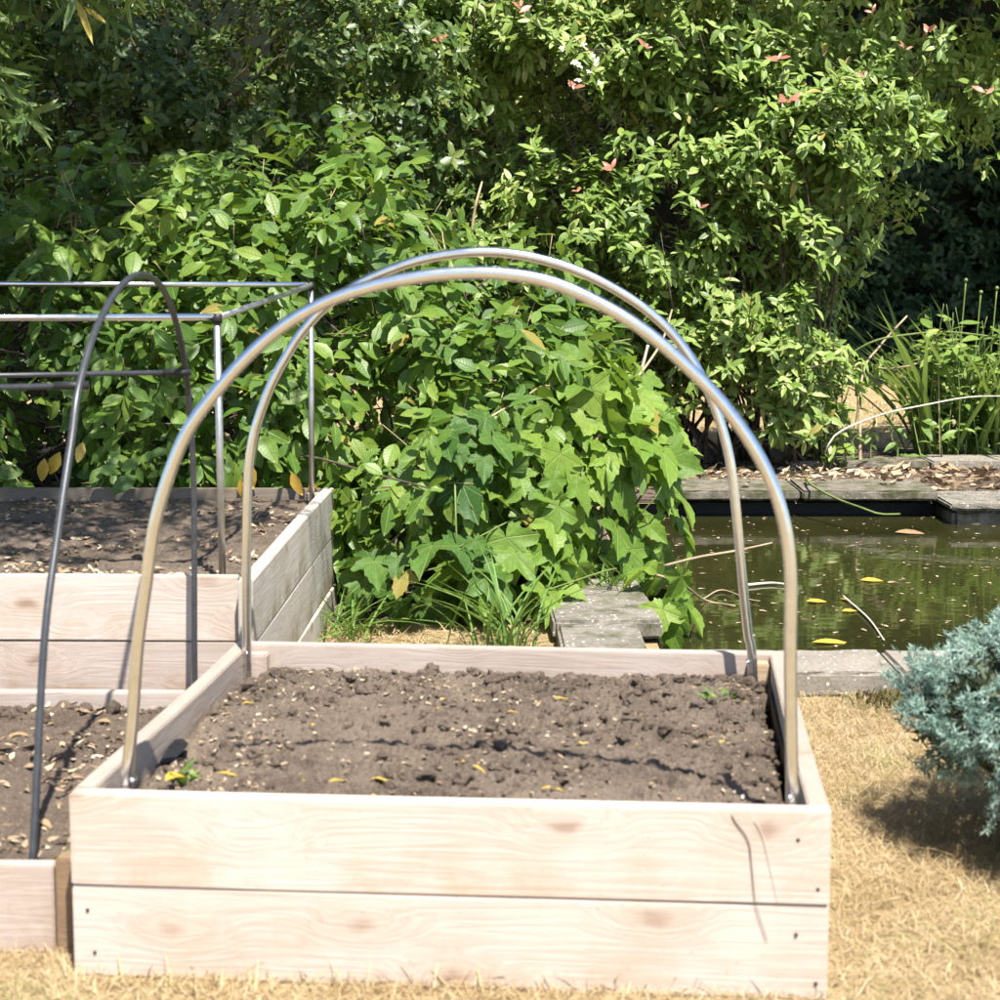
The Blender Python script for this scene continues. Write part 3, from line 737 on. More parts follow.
rng = np.random.default_rng(101)
sh = thing('oval_leaf_shrub', 'mounded bright green oval leaved shrub spilling over the back of the tall left bed', 'shrub', (-.7, 7.0, 0))
loc = np.array([-.7, 7.0, 0])
B1 = [((-.75, 7.15, .78), (.95, .85, .80)), ((-.12, 6.75, .52), (.55, .60, .58)), ((-1.6, 7.1, .72), (.95, .75, .72)),
      ((-.22, 6.2, .32), (.30, .36, .40)), ((-2.6, 7.2, .7), (.9, .75, .75)), ((-.95, 6.6, .62), (.7, .5, .45)), ((-1.9, 6.7, .6), (.7, .45, .42))]
P, Nn = blob_points(B1, 330, rng, (.40, 1.06), .20, .35, .70, .50, 6.5)
twig_leaves(OVAL, P, Nn, rng, .088, 4, .03, .55, M['left_leaf'], 'foliage', sh, .55, (.85, 1.25), loc)
tips = P[rng.choice(len(P), 90)]
stems('stem', np.array([(-.7, 7.1, 0.), (-.2, 6.8, 0), (-1.5, 7.1, 0), (-2.4, 7.2, 0)]), tips, .008, .003, M['bark'], sh, rng, .15, loc)
def twigs(P, Nn, n, rng, name, mat, parent, loc, ln=.16, r0=.0032):
    a = Acc(); vis = np.where(Nn[:, 1] < .3)[0]
    for i in rng.choice(vis, n):
        s_v = norm(Nn[i] + rng.normal(0, .5, 3) + (0, 0, .5)); p0 = P[i]
        a.add(*tube(np.array([p0 - s_v * ln, p0 + rng.normal(0, .012, 3), p0 + s_v * ln * .9 + (0, 0, -.02)]) - loc, r0, 5, 6, r0 * .4))
    return tag(a.build(name, mat, parent), None, None, None, 'stuff')
twigs(P, Nn, 260, rng, 'twigs', M['cane'], sh, loc)
yp = np.array([(-.83, 6.02, .44), (-.80, 6.0, .50), (-1.42, 6.1, .52), (-1.35, 6.12, .55), (-1.47, 6.1, .5), (-.66, 5.98, .47), (-.60, 6.0, .44), (-.79, 6.0, .40), (-.09, 5.88, .30), (-.15, 5.9, .42)])
V, F = scatter(OVAL, yp - loc, np.array([0, -.3, -1.]) + rng.normal(0, .35, yp.shape), np.array([0, -1., .3]) + rng.normal(0, .3, yp.shape), rng.uniform(.06, .09, len(yp)), np.ones(len(yp)), rng.uniform(.5, 2, len(yp)))
tag(mesh_obj('withered_leaves', V, F, M['yellow_leaf'], sh), 'yellowed and browned old leaves low on the shrub')

# lobed-leaf plant over the pond corner
rng = np.random.default_rng(102)
loc = np.array([.2, 6.2, 0])
lp = thing('lobed_leaf_plant', 'light green plant with large lobed maple-like leaves spilling over the pond corner', 'plant', (.2, 6.2, 0))
def lobed(blobs, dens, L, mat, name, parent, loc, rng, inner=(.75, 1.02)):
    P, Nn = blob_points(blobs, dens, rng, inner, .08, .3, .75)
    n = len(P)
    d = norm(Nn * .45 + np.array([0, -.25, -.75]) + rng.normal(0, .5, (n, 3)))
    nn = norm(Nn + SUN * .7 + rng.normal(0, .42, (n, 3)))
    LL = L * rng.uniform(.55, 1.15, n)
    m = P[:, 2] > .03
    V, F = scatter(LOBED, P[m] - loc, d[m], nn[m], LL[m], rng.uniform(.8, 1.05, m.sum()), rng.uniform(.4, 1.8, m.sum()))
    # petioles
    return mesh_obj(name, V, F, mat, parent), P
o, P = lobed([((.27, 6.55, .38), (.36, .32, .40)), ((.02, 6.10, .33), (.24, .24, .28)), ((.47, 6.60, .34), (.17, .25, .42)), ((.52, 5.95, .08), (.07, .2, .13)), ((.30, 6.45, .66), (.16, .16, .14)), ((.0, 5.9, .14), (.2, .16, .14))], 110, .165, M['lobed_leaf'], 'foliage', lp, loc, rng)
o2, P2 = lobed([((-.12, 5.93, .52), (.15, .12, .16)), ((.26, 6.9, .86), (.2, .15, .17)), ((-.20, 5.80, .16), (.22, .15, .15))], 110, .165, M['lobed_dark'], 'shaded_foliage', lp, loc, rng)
tag(o2, 'older blue-green lobed leaves at the left of the plant, coloured darker for shade')
stems('stem', np.array([(.2, 6.4, 0.), (.0, 6.2, 0), (.35, 6.4, 0)]), np.vstack([P[rng.choice(len(P), 40)], P2[rng.choice(len(P2), 25)]]), .005, .0025, M['green_stem'], lp, rng, .1, loc)

# ------------------------------------------------------------------ background shrubs
rng = np.random.default_rng(103)
ph = thing('glossy_shrub', 'large sunlit glossy leaved shrub with red young shoots growing behind the pond', 'shrub', (1.0, 10.6, 0))
loc = np.array([1.0, 10.6, 0])
B2 = [((.75, 10.7, 1.45), (1.15, .85, .95)), ((.15, 10.8, 2.5), (1.1, .9, .85)), ((1.65, 10.6, 2.45), (1.15, .9, .80)), ((1.28, 10.4, 1.12), (.60, .62, .66)),
      ((2.55, 10.75, 2.66), (.85, .5, .66)), ((.5, 10.0, 1.42), (.42, .36, .24)), ((1.55, 10.0, 1.75), (.55, .4, .4)), ((3.5, 10.9, 2.75), (.8, .5, .7)), ((1.9, 10.3, 2.45), (.4, .35, .3)), ((1.2, 9.9, 1.65), (.35, .3, .22)), ((1.0, 10.0, 2.5), (.4, .35, .25)),
      ((1.05, 10.1, 2.1), (.5, .4, .35)), ((.95, 9.95, 1.15), (.4, .35, .22)), ((1.95, 10.2, 1.95), (.45, .4, .3)), ((.2, 10.1, 2.2), (.45, .35, .3)), ((1.5, 9.9, .85), (.26, .28, .33)), ((1.0, 10.15, .78), (.55, .4, .42)), ((1.5, 10.0, .55), (.32, .28, .36)), ((.55, 10.4, .8), (.4, .35, .4))]
P, Nn = blob_points(B2, 285, rng, (.30, 1.10), .27, .3, .72, .58, 4.8)
keep = P[:, 2] > .16; P, Nn = P[keep], Nn[keep]
s = norm(Nn + np.array([0, -.1, .6]) + rng.normal(0, .35, P.shape))
p, d, nn, LL = rosettes(P, s, 7, .082, rng, (-.15, .7), .8, .10, 1.3)
V, F = scatter(LANCE, p - loc, d, nn, LL, rng.uniform(1.0, 1.5, len(p)), rng.uniform(.2, 1.6, len(p)))
mesh_obj('foliage', V, F, M['laurel'], ph)
stems('stem', np.array([(.6, 10.8, 0.), (1.0, 10.7, 0), (1.4, 10.6, 0), (.3, 10.9, 0), (1.2, 10.4, 0.), (1.65, 10.2, 0)]), (PT := P[(P[:, 0] < 2.0)])[rng.choice(len(PT), 90)], .012, .003, M['bark'], ph, rng, .2, loc, 14)
twigs(P, Nn, 320, rng, 'twigs', M['bark'], ph, loc, .22, .005)
def proj_pt(px, py, Y):
    t = Y / (1900 * math.cos(.129) - (py - 500) * math.sin(.129))
    return np.array([(px - 500) * t, Y, 1.155 - t * (1900 * math.sin(.129) + (py - 500) * math.cos(.129))])
for px, py, Y, k, L in ((778, 60, 9.72, 4, .10), (788, 100, 9.7, 5, .115), (612, 168, 9.6, 4, .09), (928, 30, 9.9, 4, .10), (573, 88, 9.9, 3, .07), (986, 92, 9.9, 3, .09), (645, 48, 9.9, 3, .07),
                        (867, 78, 9.85, 2, .07), (905, 48, 9.9, 3, .07), (576, 190, 9.6, 3, .07), (700, 208, 9.6, 2, .06), (520, 8, 9.95, 3, .1), (872, 12, 9.9, 3, .07), (442, 38, 9.9, 3, .09)):
    c = proj_pt(px, py, Y - .38); n = 1
    p, d, nn, LL = rosettes(np.array([c]), np.array([[0, -.3, 1.]]), k, L * .72, rng, (.25, .9), .2, .0, .1)
    nn = nn + np.array([0, -1.6, 0])
    V, F = scatter(LANCE, p - loc, d, nn, LL * 1.1, rng.uniform(.9, 1.3, k)); mesh_obj('red_shoot', V, F, M['red_leaf'], ph)
for px, py in ((583, 58), (572, 50), (590, 66)):
    c = proj_pt(px, py, 9.6); p, d, nn, LL = rosettes(np.repeat(c[None], 4, 0) + rng.normal(0, .05, (4, 3)), np.array([[0, -.8, .6]] * 4), 5, .019, rng, (0, .4), .1)
    V, F = scatter(OVAL_S, p - loc, d, nn, LL, np.ones(len(p)) * 1.6); mesh_obj('blossom', V, F, M['petal'], ph)

rng = np.random.default_rng(104)
dk = thing('small_leaf_shrub', 'dim small leaved evergreen shrub behind the mounded shrub, upper left', 'shrub', (-1.6, 10.0, 0))
loc = np.array([-1.6, 10.0, 0])
B3 = [((-1.0, 10.3, 1.9), (1.0, .85, 1.2)), ((-2.2, 9.9, 1.9), (1.05, .85, 1.15)), ((-3.3, 9.8, 1.9), (1.0, .9, 1.2)), ((-.75, 9.8, 2.15), (.5, .4, .35)), ((-1.5, 9.3, 1.75), (.5, .4, .35)), ((-2.4, 9.0, 2.2), (.5, .4, .4)),
      ((-.4, 10.4, 1.2), (.7, .5, .7)), ((-1.2, 9.6, 1.2), (.6, .4, .5)), ((-2.0, 9.2, 1.2), (.7, .4, .6)), ((-1.3, 10.0, .55), (1.0, .45, .6)), ((-2.8, 9.7, .6), (1.1, .45, .65)), ((-.2, 10.3, .6), (.6, .4, .62)), ((-4.2, 9.7, .8), (.8, .5, .8))]
P, Nn = blob_points(B3, 190, rng, (.30, 1.08), .25, .3, .72, .8, 4.5)
s = norm(Nn + np.array([0, -.1, .5]) + rng.normal(0, .4, P.shape))
p, d, nn, LL = rosettes(P, s, 7, .075, rng, (-.1, .65), 1.0, .15, .4)
V, F = scatter(OVAL_S, p - loc, d, nn, LL, rng.uniform(.8, 1.2, len(p)), rng.uniform(.2, 1.6, len(p)))
mesh_obj('foliage', V, F, M['dark_leaf'], dk)
stems('stem', np.array([(-1.0, 10.4, 0.), (-1.6, 10.0, 0), (-2.2, 10.0, 0), (-3.2, 9.9, 0)]), P[rng.choice(len(P), 70)], .02, .004, M['bark'], dk, rng, .2, loc, 14)

# narrow-leaved tree overhanging from the left
rng = np.random.default_rng(105)
wt = thing('narrow_leaf_tree', 'narrow leaved tree hanging its tips into the upper left corner', 'tree', (-2.75, 6.2, 0))
loc = np.array([-2.75, 6.2, 0])
B4 = [((-1.40, 4.35, 3.1), (1.05, .9, .45)), ((-1.9, 6.1, 3.1), (1.2, .9, .55)), ((-1.7, 7.8, 3.9), (1.7, 1.3, .7)), ((-3.0, 6.2, 3.6), (1.0, 1.2, .8)), ((-1.74, 5.9, 1.74), (.28, .33, .38)), ((-1.5, 6.3, 2.3), (.5, .5, .4))]
P, Nn = blob_points(B4, 120, rng, (.2, 1.05), .2, 1.0, .5)
s = norm(Nn * .5 + np.array([0, -.1, -.1]) + rng.normal(0, .6, P.shape))
p, d, nn, LL = rosettes(P, s, 9, .125, rng, (.0, .85), 1.2, .25, .4)
V, F = scatter(NARROW, p - loc, d, nn, LL, rng.uniform(.9, 1.6, len(p)), rng.uniform(.3, 1.5, len(p)))
mesh_obj('crown', V, F, M['willow'], wt)
a = Acc()
a.add(*tube(np.array([(0, 0, 0), (.05, -.02, 1.2), (.2, -.05, 2.3), (.5, .0, 3.1)]), .09, 10, 20, .04))
for q in ((.9, -1.6, 3.0), (.9, .0, 3.0), (1.0, 1.5, 3.8), (-.2, .1, 3.7), (1.2, .1, 2.35), (1.05, -.25, 1.9)):
    a.add(*tube(np.array([(.15, -.03, 2.0), (.15 + (q[0] - .15) * .4, q[1] * .35, 2.0 + (q[2] - 2) * .6 + .15), q]), .035, 8, 14, .008))
tr = a.build('trunk', M['bark'], wt)

# far dark hedge and the tree that shades it
rng = np.random.default_rng(106)
hd = thing('dark_hedge', 'tall dark evergreen hedge in deep shade beyond the far lawn', 'hedge', (1, 20, 0))
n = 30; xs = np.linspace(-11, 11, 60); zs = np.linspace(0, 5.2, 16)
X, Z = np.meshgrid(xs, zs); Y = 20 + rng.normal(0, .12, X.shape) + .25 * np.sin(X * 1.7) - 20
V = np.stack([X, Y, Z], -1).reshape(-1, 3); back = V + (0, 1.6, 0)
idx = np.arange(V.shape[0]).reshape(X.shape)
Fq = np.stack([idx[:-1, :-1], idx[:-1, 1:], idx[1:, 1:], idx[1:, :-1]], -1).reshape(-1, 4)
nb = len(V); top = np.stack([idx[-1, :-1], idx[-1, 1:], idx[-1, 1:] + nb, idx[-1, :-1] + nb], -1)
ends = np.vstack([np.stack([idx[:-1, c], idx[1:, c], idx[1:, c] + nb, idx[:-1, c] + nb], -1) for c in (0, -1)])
mesh_obj('shade_core', np.vstack([V, back]), np.vstack([Fq, Fq[:, ::-1] + nb, top, ends]), M['hedge_shade'], hd)  # solid dark sheet behind the leaves, painted as the hedge's inner shade
nl = 3800
P = np.stack([rng.uniform(-11, 11, nl), rng.uniform(-.75, .05, nl), rng.uniform(.03, 5.3, nl)], -1)
P[:, 1] += .25 * np.sin(P[:, 0] * 1.7) + .2 * np.sin(P[:, 0] * 4 + P[:, 2] * 3)
dense = (np.abs(P[:, 0] - 3.6) < 2.4) & (P[:, 2] < 3)
P = np.vstack([P] + [P[dense] + rng.normal(0, .12, P[dense].shape) * (1, .8, 1) for _ in range(6)]); P[:, 2] = np.maximum(P[:, 2], .03)
s = norm(np.array([0, -.8, .5]) + rng.normal(0, .5, P.shape))
p, d, nn, LL = rosettes(P, s, 7, .11, rng, (-.2, .6), 1.2, .2, .2)
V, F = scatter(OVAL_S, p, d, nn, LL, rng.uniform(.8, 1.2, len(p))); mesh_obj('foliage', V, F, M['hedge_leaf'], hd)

rng = np.random.default_rng(107)
stt = thing('shade_tree', 'tall broad tree beside the far lawn, its crown above the picture shading the hedge', 'tree', (7.6, 18.0, 0))
loc = np.array([7.6, 18.0, 0])
B5 = [((4.6, 16.0, 6.6), (3.6, 2.6, 1.3)), ((7.6, 17.0, 7.2), (3.5, 3., 2.)), ((2.0, 16.6, 6.4), (2.6, 2.4, 1.2)), ((4.5, 18.2, 6.0), (3.5, 1.6, 1.2))]
P, Nn = blob_points(B5, 14, rng, (.1, 1.02), .15, 1., .3)
s = norm(Nn + np.array([0, 0, .6]) + rng.normal(0, .4, P.shape))
p, d, nn, LL = rosettes(P, s, 6, .42, rng, (0, .5), 1., .1, .5)
V, F = scatter(OVAL_S, p - loc, d, nn, LL, np.ones(len(p)) * 1.6); mesh_obj('crown', V, F, M['shade_leaf'], stt)
a = Acc(); a.add(*tube(np.array([(0, 0, 0), (.05, 0, 2), (-.1, -.2, 4.2), (-.2, -.4, 6.5)]), .24, 12, 20, .12))
for q in ((-3, -2, 6.6), (0, -1, 7.5), (-5.2, -1.4, 6.4), (-3, .2, 6.0)):
    a.add(*tube(np.array([(-.05, -.1, 3.6), (q[0] * .4, q[1] * .4, 5.3), q]), .10, 8, 14, .03))
a.build('trunk', M['bark'], stt)

# ------------------------------------------------------------------ blue juniper
rng = np.random.default_rng(108)
jn = thing('blue_juniper', 'low blue-green juniper bush overhanging the dry lawn at the right edge', 'juniper', (1.22, 3.62, 0))
loc = np.array([1.22, 3.62, 0])
J0 = np.array([.035, .0, -.045])
B6 = [((1.17, 3.60, .34), (.40, .36, .17)), ((.93, 3.62, .30), (.19, .22, .125)), ((1.10, 3.42, .24), (.24, .2, .13)), ((1.40, 3.4, .30), (.35, .3, .2)), ((1.3, 3.8, .365), (.35, .3, .17)), ((1.02, 3.55, .39), (.22, .2, .10)), ((1.20, 3.52, .20), (.26, .24, .13))]
B6 = [(tuple(np.array(c) + J0), r_) for c, r_ in B6]
P, Nn = blob_points(B6, 5000, rng, (.82, 1.08), .14, .8, .88, .12, 26.)
s = norm(Nn + np.array([-.2, -.2, .25]) + rng.normal(0, .35, P.shape))
p, d, nn, LL = rosettes(P, s, 10, .0135, rng, (.0, .9), 1.3, 0, .2)
V, F = scatter(NEEDLE, p - loc, d, nn, LL, rng.uniform(.65, 1.05, len(p))); mesh_obj('foliage', V, F, M['juniper'], jn)
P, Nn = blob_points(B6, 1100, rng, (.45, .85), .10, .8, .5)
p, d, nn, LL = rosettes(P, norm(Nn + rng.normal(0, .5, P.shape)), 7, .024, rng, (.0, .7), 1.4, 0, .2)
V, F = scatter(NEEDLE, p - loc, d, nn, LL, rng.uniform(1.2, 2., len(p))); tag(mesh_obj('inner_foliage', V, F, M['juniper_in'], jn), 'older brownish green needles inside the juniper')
stems('stem', np.array([(1.24, 3.62, 0.)]), P[rng.choice(len(P), 60)], .010, .002, M['bark'], jn, rng, .02, loc)

# ------------------------------------------------------------------ grass
def grass(name, rects, dens, L, w, mat, label, seed, lean=1.0, parent=None, hook=None):
    rng = np.random.default_rng(seed); Ps = []
    for x0, x1, y0, y1 in rects:
        n = int((x1 - x0) * (y1 - y0) * dens)
        Ps.append(np.stack([rng.uniform(x0, x1, n), rng.uniform(y0, y1, n), np.full(n, .0)], -1))
    P = np.concatenate(Ps); n = len(P)
    th = rng.random(n) * 6.28
    up = rng.uniform(.0, 1.0, n) ** 2.2
    d = np.stack([np.cos(th) * lean, np.sin(th) * lean, up], -1)
    nn = np.stack([-np.cos(th) * .6, -np.sin(th) * .6, np.ones(n)], -1)
    P[:, 2] = rng.uniform(0, .010, n)
    V, F = scatter(BLADE, P, d, nn, rng.uniform(*L, n), rng.uniform(.6, 1.4, n) * w, np.ones(n))
    o = mesh_obj(name, V, F, mat, None, smooth=False); return tag(o, label, 'grass', None, 'stuff')
grass('dry_grass', [(-1.3, -.69, 2.6, 3.035), (-.69, .55, 2.55, 2.925), (.55, 1.5, 2.6, 3.3), (.62, 1.6, 3.3, 4.87), (.52, .62, 3.4, 4.87)], 34000, (.014, .048), .032, M['straw'], 'short dry straw coloured lawn grass round the beds', 201)
grass('dry_grass_patch', [(-.52, .12, 5.2, 5.75), (-.56, .45, 4.3, 5.2)], 6000, (.02, .06), .05, M['straw'], 'dry pale grass between the tall bed and the narrow slab', 202)
grass('far_dry_grass', [(1.2, 4.6, 11.3, 15)], 700, (.03, .08), .12, M['straw'], 'parched grass of the far lawn beyond the pond', 203)

def tuft(name, label, c, n, L, spread, mat, seed, T=BLADE, w=.06, group=None, up=1.0, cat='grass tuft', drop=0.):
    rng = np.random.default_rng(seed); t = np.zeros((n, 3)); t[:, :2] = rng.normal(0, spread, (n, 2))
    th = rng.random(n) * 6.28
    d = np.stack([np.cos(th) * .45, np.sin(th) * .45, np.full(n, up)], -1) + rng.normal(0, .15, (n, 3))
    nn = np.stack([np.cos(th) * -.8, np.sin(th) * -.8, np.full(n, .5)], -1)
    V, F = scatter(T, t, d, nn, rng.uniform(.5, 1.1, n) * L, rng.uniform(.7, 1.3, n) * w, rng.uniform(.5, 2, n))
    o = mesh_obj(name, V, F, mat, None, c); return tag(o, label, cat, group)
grass('dry_grass_edge', [(-.70, .56, 2.83, 2.925)], 5200, (.03, .065), .05, M['straw'], 'taller dry grass along the foot of the large bed', 204, .6)
rng = np.random.default_rng(205); n = 420
P = np.stack([rng.uniform(-.9, 1.5, n), rng.uniform(2.6, 4.85, n), rng.uniform(.012, .03, n)], -1)
P = P[(P[:, 1] < 2.9) | (P[:, 0] > .6)]; n = len(P); th = rng.random(n) * 6.28
V, F = scatter(BLADE, P, np.stack([np.cos(th), np.sin(th), rng.normal(.1, .2, n)], -1), np.array([0, 0, 1.]) + rng.normal(0, .4, (n, 3)), rng.uniform(.05, .12, n), np.full(n, .022))
tag(mesh_obj('loose_straw', V, F, M['straw'], None, smooth=False), 'loose long straws lying on the dry lawn', 'straw', None, 'stuff')
rng = np.random.default_rng(206); Ps = []
for cx, cy, rr in ((.80, 3.02, .07), (.66, 4.55, .10), (1.0, 2.85, .05), (.75, 3.95, .05), (.62, 2.80, .04), (-.75, 2.84, .05), (.95, 4.75, .08), (.86, 4.2, .06)):
    k = int(3000 * rr); Ps.append(np.stack([rng.normal(cx, rr, k), rng.normal(cy, rr, k), np.full(k, .004)], -1))
P = np.concatenate(Ps); P = P[(P[:, 0] > .57) | (P[:, 1] < 2.9)]; n = len(P); th = rng.random(n) * 6.28
V, F = scatter(BLADE, P, np.stack([np.cos(th), np.sin(th), rng.uniform(.1, 1, n)], -1), np.array([0, 0, 1.]) + rng.normal(0, .4, (n, 3)), rng.uniform(.015, .045, n), np.full(n, .055))
tag(mesh_obj('green_grass', V, F, M['tired_grass'], None, smooth=False), 'sparse surviving olive green blades in the dry lawn', 'grass', None, 'stuff')
tuft('grass_tuft', 'tall fresh green grass tuft between the lobed leaves and the narrow slab', (.02, 5.50, 0), 42, .30, .05, M['green_grass'], 301, STRAP, .55, up=2.2)
tuft('grass_tuft', 'thin green grass tuft at the foot of the weathered side of the tall bed', (-.44, 5.65, 0), 50, .22, .06, M['green_grass'], 302, STRAP, .7, up=.9)
tuft('grass_tuft', 'small green grass tuft growing on the broad pale slab', (.40, 6.15, .06), 30, .16, .04, M['green_grass'], 303, STRAP, .8)
tuft('weed_seedling', 'small green weed beside the brown stake of the low bed', (-.715, 3.13, .11), 40, .05, .022, M['green_grass'], 304, OVAL_S, .6, cat='weed', up=.6)
x_, y_, _ = bed_w(.12, .26); tuft('weed_seedling', 'small green weed in the left front corner of the large bed', (x_, y_, .245), 14, .05, .012, M['green_grass'], 305, OVAL_S, .8, cat='weed', up=.6)
x_, y_, _ = bed_w(1.05, .93); tuft('weed_seedling', 'small weed at the foot of the far hoop on the right of the large bed', (x_, y_, .245), 14, .05, .015, M['green_grass'], 306, OVAL_S, .7, cat='weed', up=.6)
MO = tuft('moss_clump', 'brownish moss clump under the slab joint beside the juniper', (1.02, 4.80, .0), 500, .045, .05, leaf_mat('moss', [(0, (.05, .045, .015)), (1, (.15, .12, .04))], .1, (.1, .1, .02), .8, .1), 307, BLADE, .12, cat='moss', up=.8); MO['kind'] = 'stuff'

# ------------------------------------------------------------------ marsh plants and stems beyond the pond
def leafy_stems(name, label, spots, hgt, L, T, mat, seed, w=1.0, per=14, lean=.12, droop=.35, cat='plant'):
    rng = np.random.default_rng(seed); c = np.array(spots[0], float)
    t = thing(name, label, cat, tuple(c)); a = Acc(); P, D, Nn, Ls = [], [], [], []
    for sp in spots:
        b = np.array(sp) - c; h = hgt * rng.uniform(.65, 1.1); tip = b + np.array([rng.normal(0, lean), rng.normal(0, lean), 1]) * h
        mid = (b + tip) / 2 + rng.normal(0, .03, 3)
        q = spline(np.array([b, mid, tip]), 20); a.add(*tube(q, .005, 6, None, .0022))
        for i in range(per):
            k = rng.uniform(.15, 1); ph = i * 2.4 + rng.normal(0, .4); pt = q[int(k * 19)]
            P.append(pt); D.append((math.cos(ph), math.sin(ph), rng.uniform(-droop, .7))); Nn.append((0, -.3, 1)); Ls.append(L * rng.uniform(.6, 1.15))
    V, F = scatter(T, np.array(P), np.array(D), np.array(Nn) + rng.normal(0, .3, (len(P), 3)), np.array(Ls), np.ones(len(P)) * w, rng.uniform(.3, 1.8, len(P)))
    mesh_obj('foliage', V, F, mat, t); a.build('stem', M['green_stem'], t); return t
rng = np.random.default_rng(401)
leafy_stems('marsh_plant', 'clump of tall leafy marsh plants on the far bank at the right edge', [(2.47 + rng.uniform(-.1, .7), 10.55 + rng.uniform(-.1, .3), 0) for _ in range(60)], .82, .13, LANCE, M['marsh_leaf'], 402, 1.15, 16, .1)
t = thing('strap_leaf_clump', 'arching strap leaved clump rising above the marsh plants on the far bank', 'plant', (2.55, 10.72, 0))
n = 80; th = rng.random(n) * 6.28
V, F = scatter(STRAP, np.stack([rng.uniform(-.2, .35, n), rng.uniform(-.2, .3, n), np.zeros(n)], -1), np.stack([np.cos(th) * .35, np.sin(th) * .35, np.ones(n)], -1), np.stack([-np.cos(th), -np.sin(th), np.full(n, .4)], -1), rng.uniform(.6, 1.15, n), np.full(n, .65), rng.uniform(.4, 1.3, n))
mesh_obj('foliage', V, F, M['marsh_leaf'], t)
for px, py in ((966, 280), (981, 292), (997, 288)):
    tip = proj_pt(px, py, 10.65) - np.array([2.55, 10.72, 0]); a = Acc()
    a.add(*tube(np.array([(tip[0] - .06, 0, 0), (tip[0] - .02, -.05, tip[2] * .6), tip]), .004, 6, 14)); a.add(ICO_V * .011 + tip, ICO_F)
    mesh_obj('flower_stem', np.concatenate(a.V), np.concatenate(a.F), M['marsh_leaf'], t)
leafy_stems('leafy_sapling', 'young upright plant with hanging oval leaves in front of the far lawn', [(1.66 + rng.uniform(-.15, .2), 10.15 + rng.uniform(-.1, .2), 0) for _ in range(12)], .62, .10, OVAL, M['laurel'], 403, .8, 13, .1, .9, 'plant')
leafy_stems('hanging_leaf_plant', 'sparse low plant with drooping leaves on the bank beside the marsh plants', [(1.95 + rng.uniform(-.15, .6), 10.25 + rng.uniform(-.1, .2), 0) for _ in range(7)], .34, .085, OVAL, M['marsh_leaf'], 404, .75, 7, .25, .9, 'plant')

def water_pt(px, py, z=-.047):
    a_ = proj_pt(px, py, 1.0) - np.array([0, 0, 1.155]); k = (z - 1.155) / a_[2]; return np.array([0, 0, 1.155]) + a_ * k
def stick(name, label, pts, r, mat, cat='twig', r1=None, group=None):
    P = np.array([proj_pt(*q) if len(q) == 3 else water_pt(*q) for q in pts]); o0 = P[0].copy()
    V, F = tube(P - o0, r, 7, 24, r1 if r1 else r * .6); o = mesh_obj(name, V, F, mat, None, tuple(o0)); return tag(o, label, cat, group)
stick('dead_cane', 'brown leaning cane in front of the dark hedge', [(860, 470, 10.2), (862, 378, 10.4), (880, 346, 10.5), (907, 316, 10.6)], .009, M['cane'])
stick('dead_cane', 'thin pale reddish cane lying across the dark gap under the hedge', [(868, 366, 10.6), (888, 369, 10.5), (902, 367, 10.4), (920, 362, 10.4), (936, 340, 10.4), (940, 455, 10.4)], .006, M['cane'])
stick('bleached_stem', 'long bleached stem slanting across the marsh plants', [(825, 452, 9.9), (838, 433, 9.9), (880, 415, 10.0), (930, 404, 10.1), (970, 397, 10.2), (1010, 396, 10.2)], .0055, M['pale_cane'])
stick('bleached_stem', 'thin grey-green stem stretching level above the marsh plants', [(838, 362, 10.5), (872, 342, 10.4), (905, 335, 10.4), (950, 332, 10.4), (1010, 339, 10.4)], .007, M['green_stem'])
stick('trailing_vine', 'green vine trailing from the far coping slab into the pond', [(806, 478, 8.98), (812, 485, 8.66), (835, 498, 8.45), (862, 508, 8.2), (880, 514, 8.15), (900, 514, 8.2)], .007, M['green_stem'], 'vine')
stick('dry_stalk', 'long brown dry stalk leaning out of the lobed leaves towards the hoop', [(596, 440, 6.3), (625, 395, 6.5), (660, 345, 6.8), (672, 310, 7.0)], .006, M['cane'], 'stalk')
stick('dry_stalk', 'short bleached stalk standing behind the lobed leaves', [(628, 412, 7.0), (640, 375, 7.0), (648, 345, 7.0)], .009, M['pale_cane'], 'stalk')
stick('dry_stalk', 'bare forked twig standing at the top of the mounded shrub', [(470, 250, 7.6), (474, 215, 7.6), (477, 200, 7.6), (482, 182, 7.7)], .007, M['cane'], 'twig')
stick('dry_stalk', 'thin brown stem crossing the shaded lobed leaves', [(440, 470, 5.9), (480, 425, 5.9), (520, 400, 6.1), (545, 385, 6.3), (558, 392, 6.3)], .004, M['cane'], 'twig')
stick('dry_twig', 'dry brown twig reaching from the lobed leaves out over the water', [(664, 566, 5.95), (700, 557, 5.9), (735, 551, 5.9), (772, 543, 6.0)], .005, M['cane'], 'twig')
stick('dry_twig', 'broken dry twig with splayed ends resting at the near pond edge', [(640, 570, 6.1), (680, 583, 6.2), (705, 600), (735, 606)], .005, M['cane'], 'twig')
stick('dry_twig', 'thin pale stalk floating on the open water beside the hoop', [(843, 596), (868, 618), (884, 640)], .004, M['pale_cane'], 'twig')
stick('dry_twig', 'pale straight stick floating between the two hoop legs', [(748, 585), (770, 583), (784, 584)], .006, M['pale_cane'], 'twig')
stick('dried_weed', 'dried weed stem hanging down over the front board of the large bed', [(722, 800, 2.90), (730, 812, 2.852), (735, 822, 2.846), (748, 840, 2.843), (752, 870, 2.842), (756, 905, 2.841), (767, 940, 2.840)], .0010, M['bark'], 'weed')
stick('dry_twig', 'fine dry side shoots splaying from the broken twig end', [(703, 599), (722, 590), (748, 599), (760, 601)], .003, M['cane'], 'twig')
stick('dried_weed', 'fine pale weed thread on the front board beside the dried stem', [(738, 806, 2.88), (750, 815, 2.848), (762, 835, 2.842), (770, 868, 2.841), (778, 905, 2.840)], .0008, M['pale_cane'], 'weed')
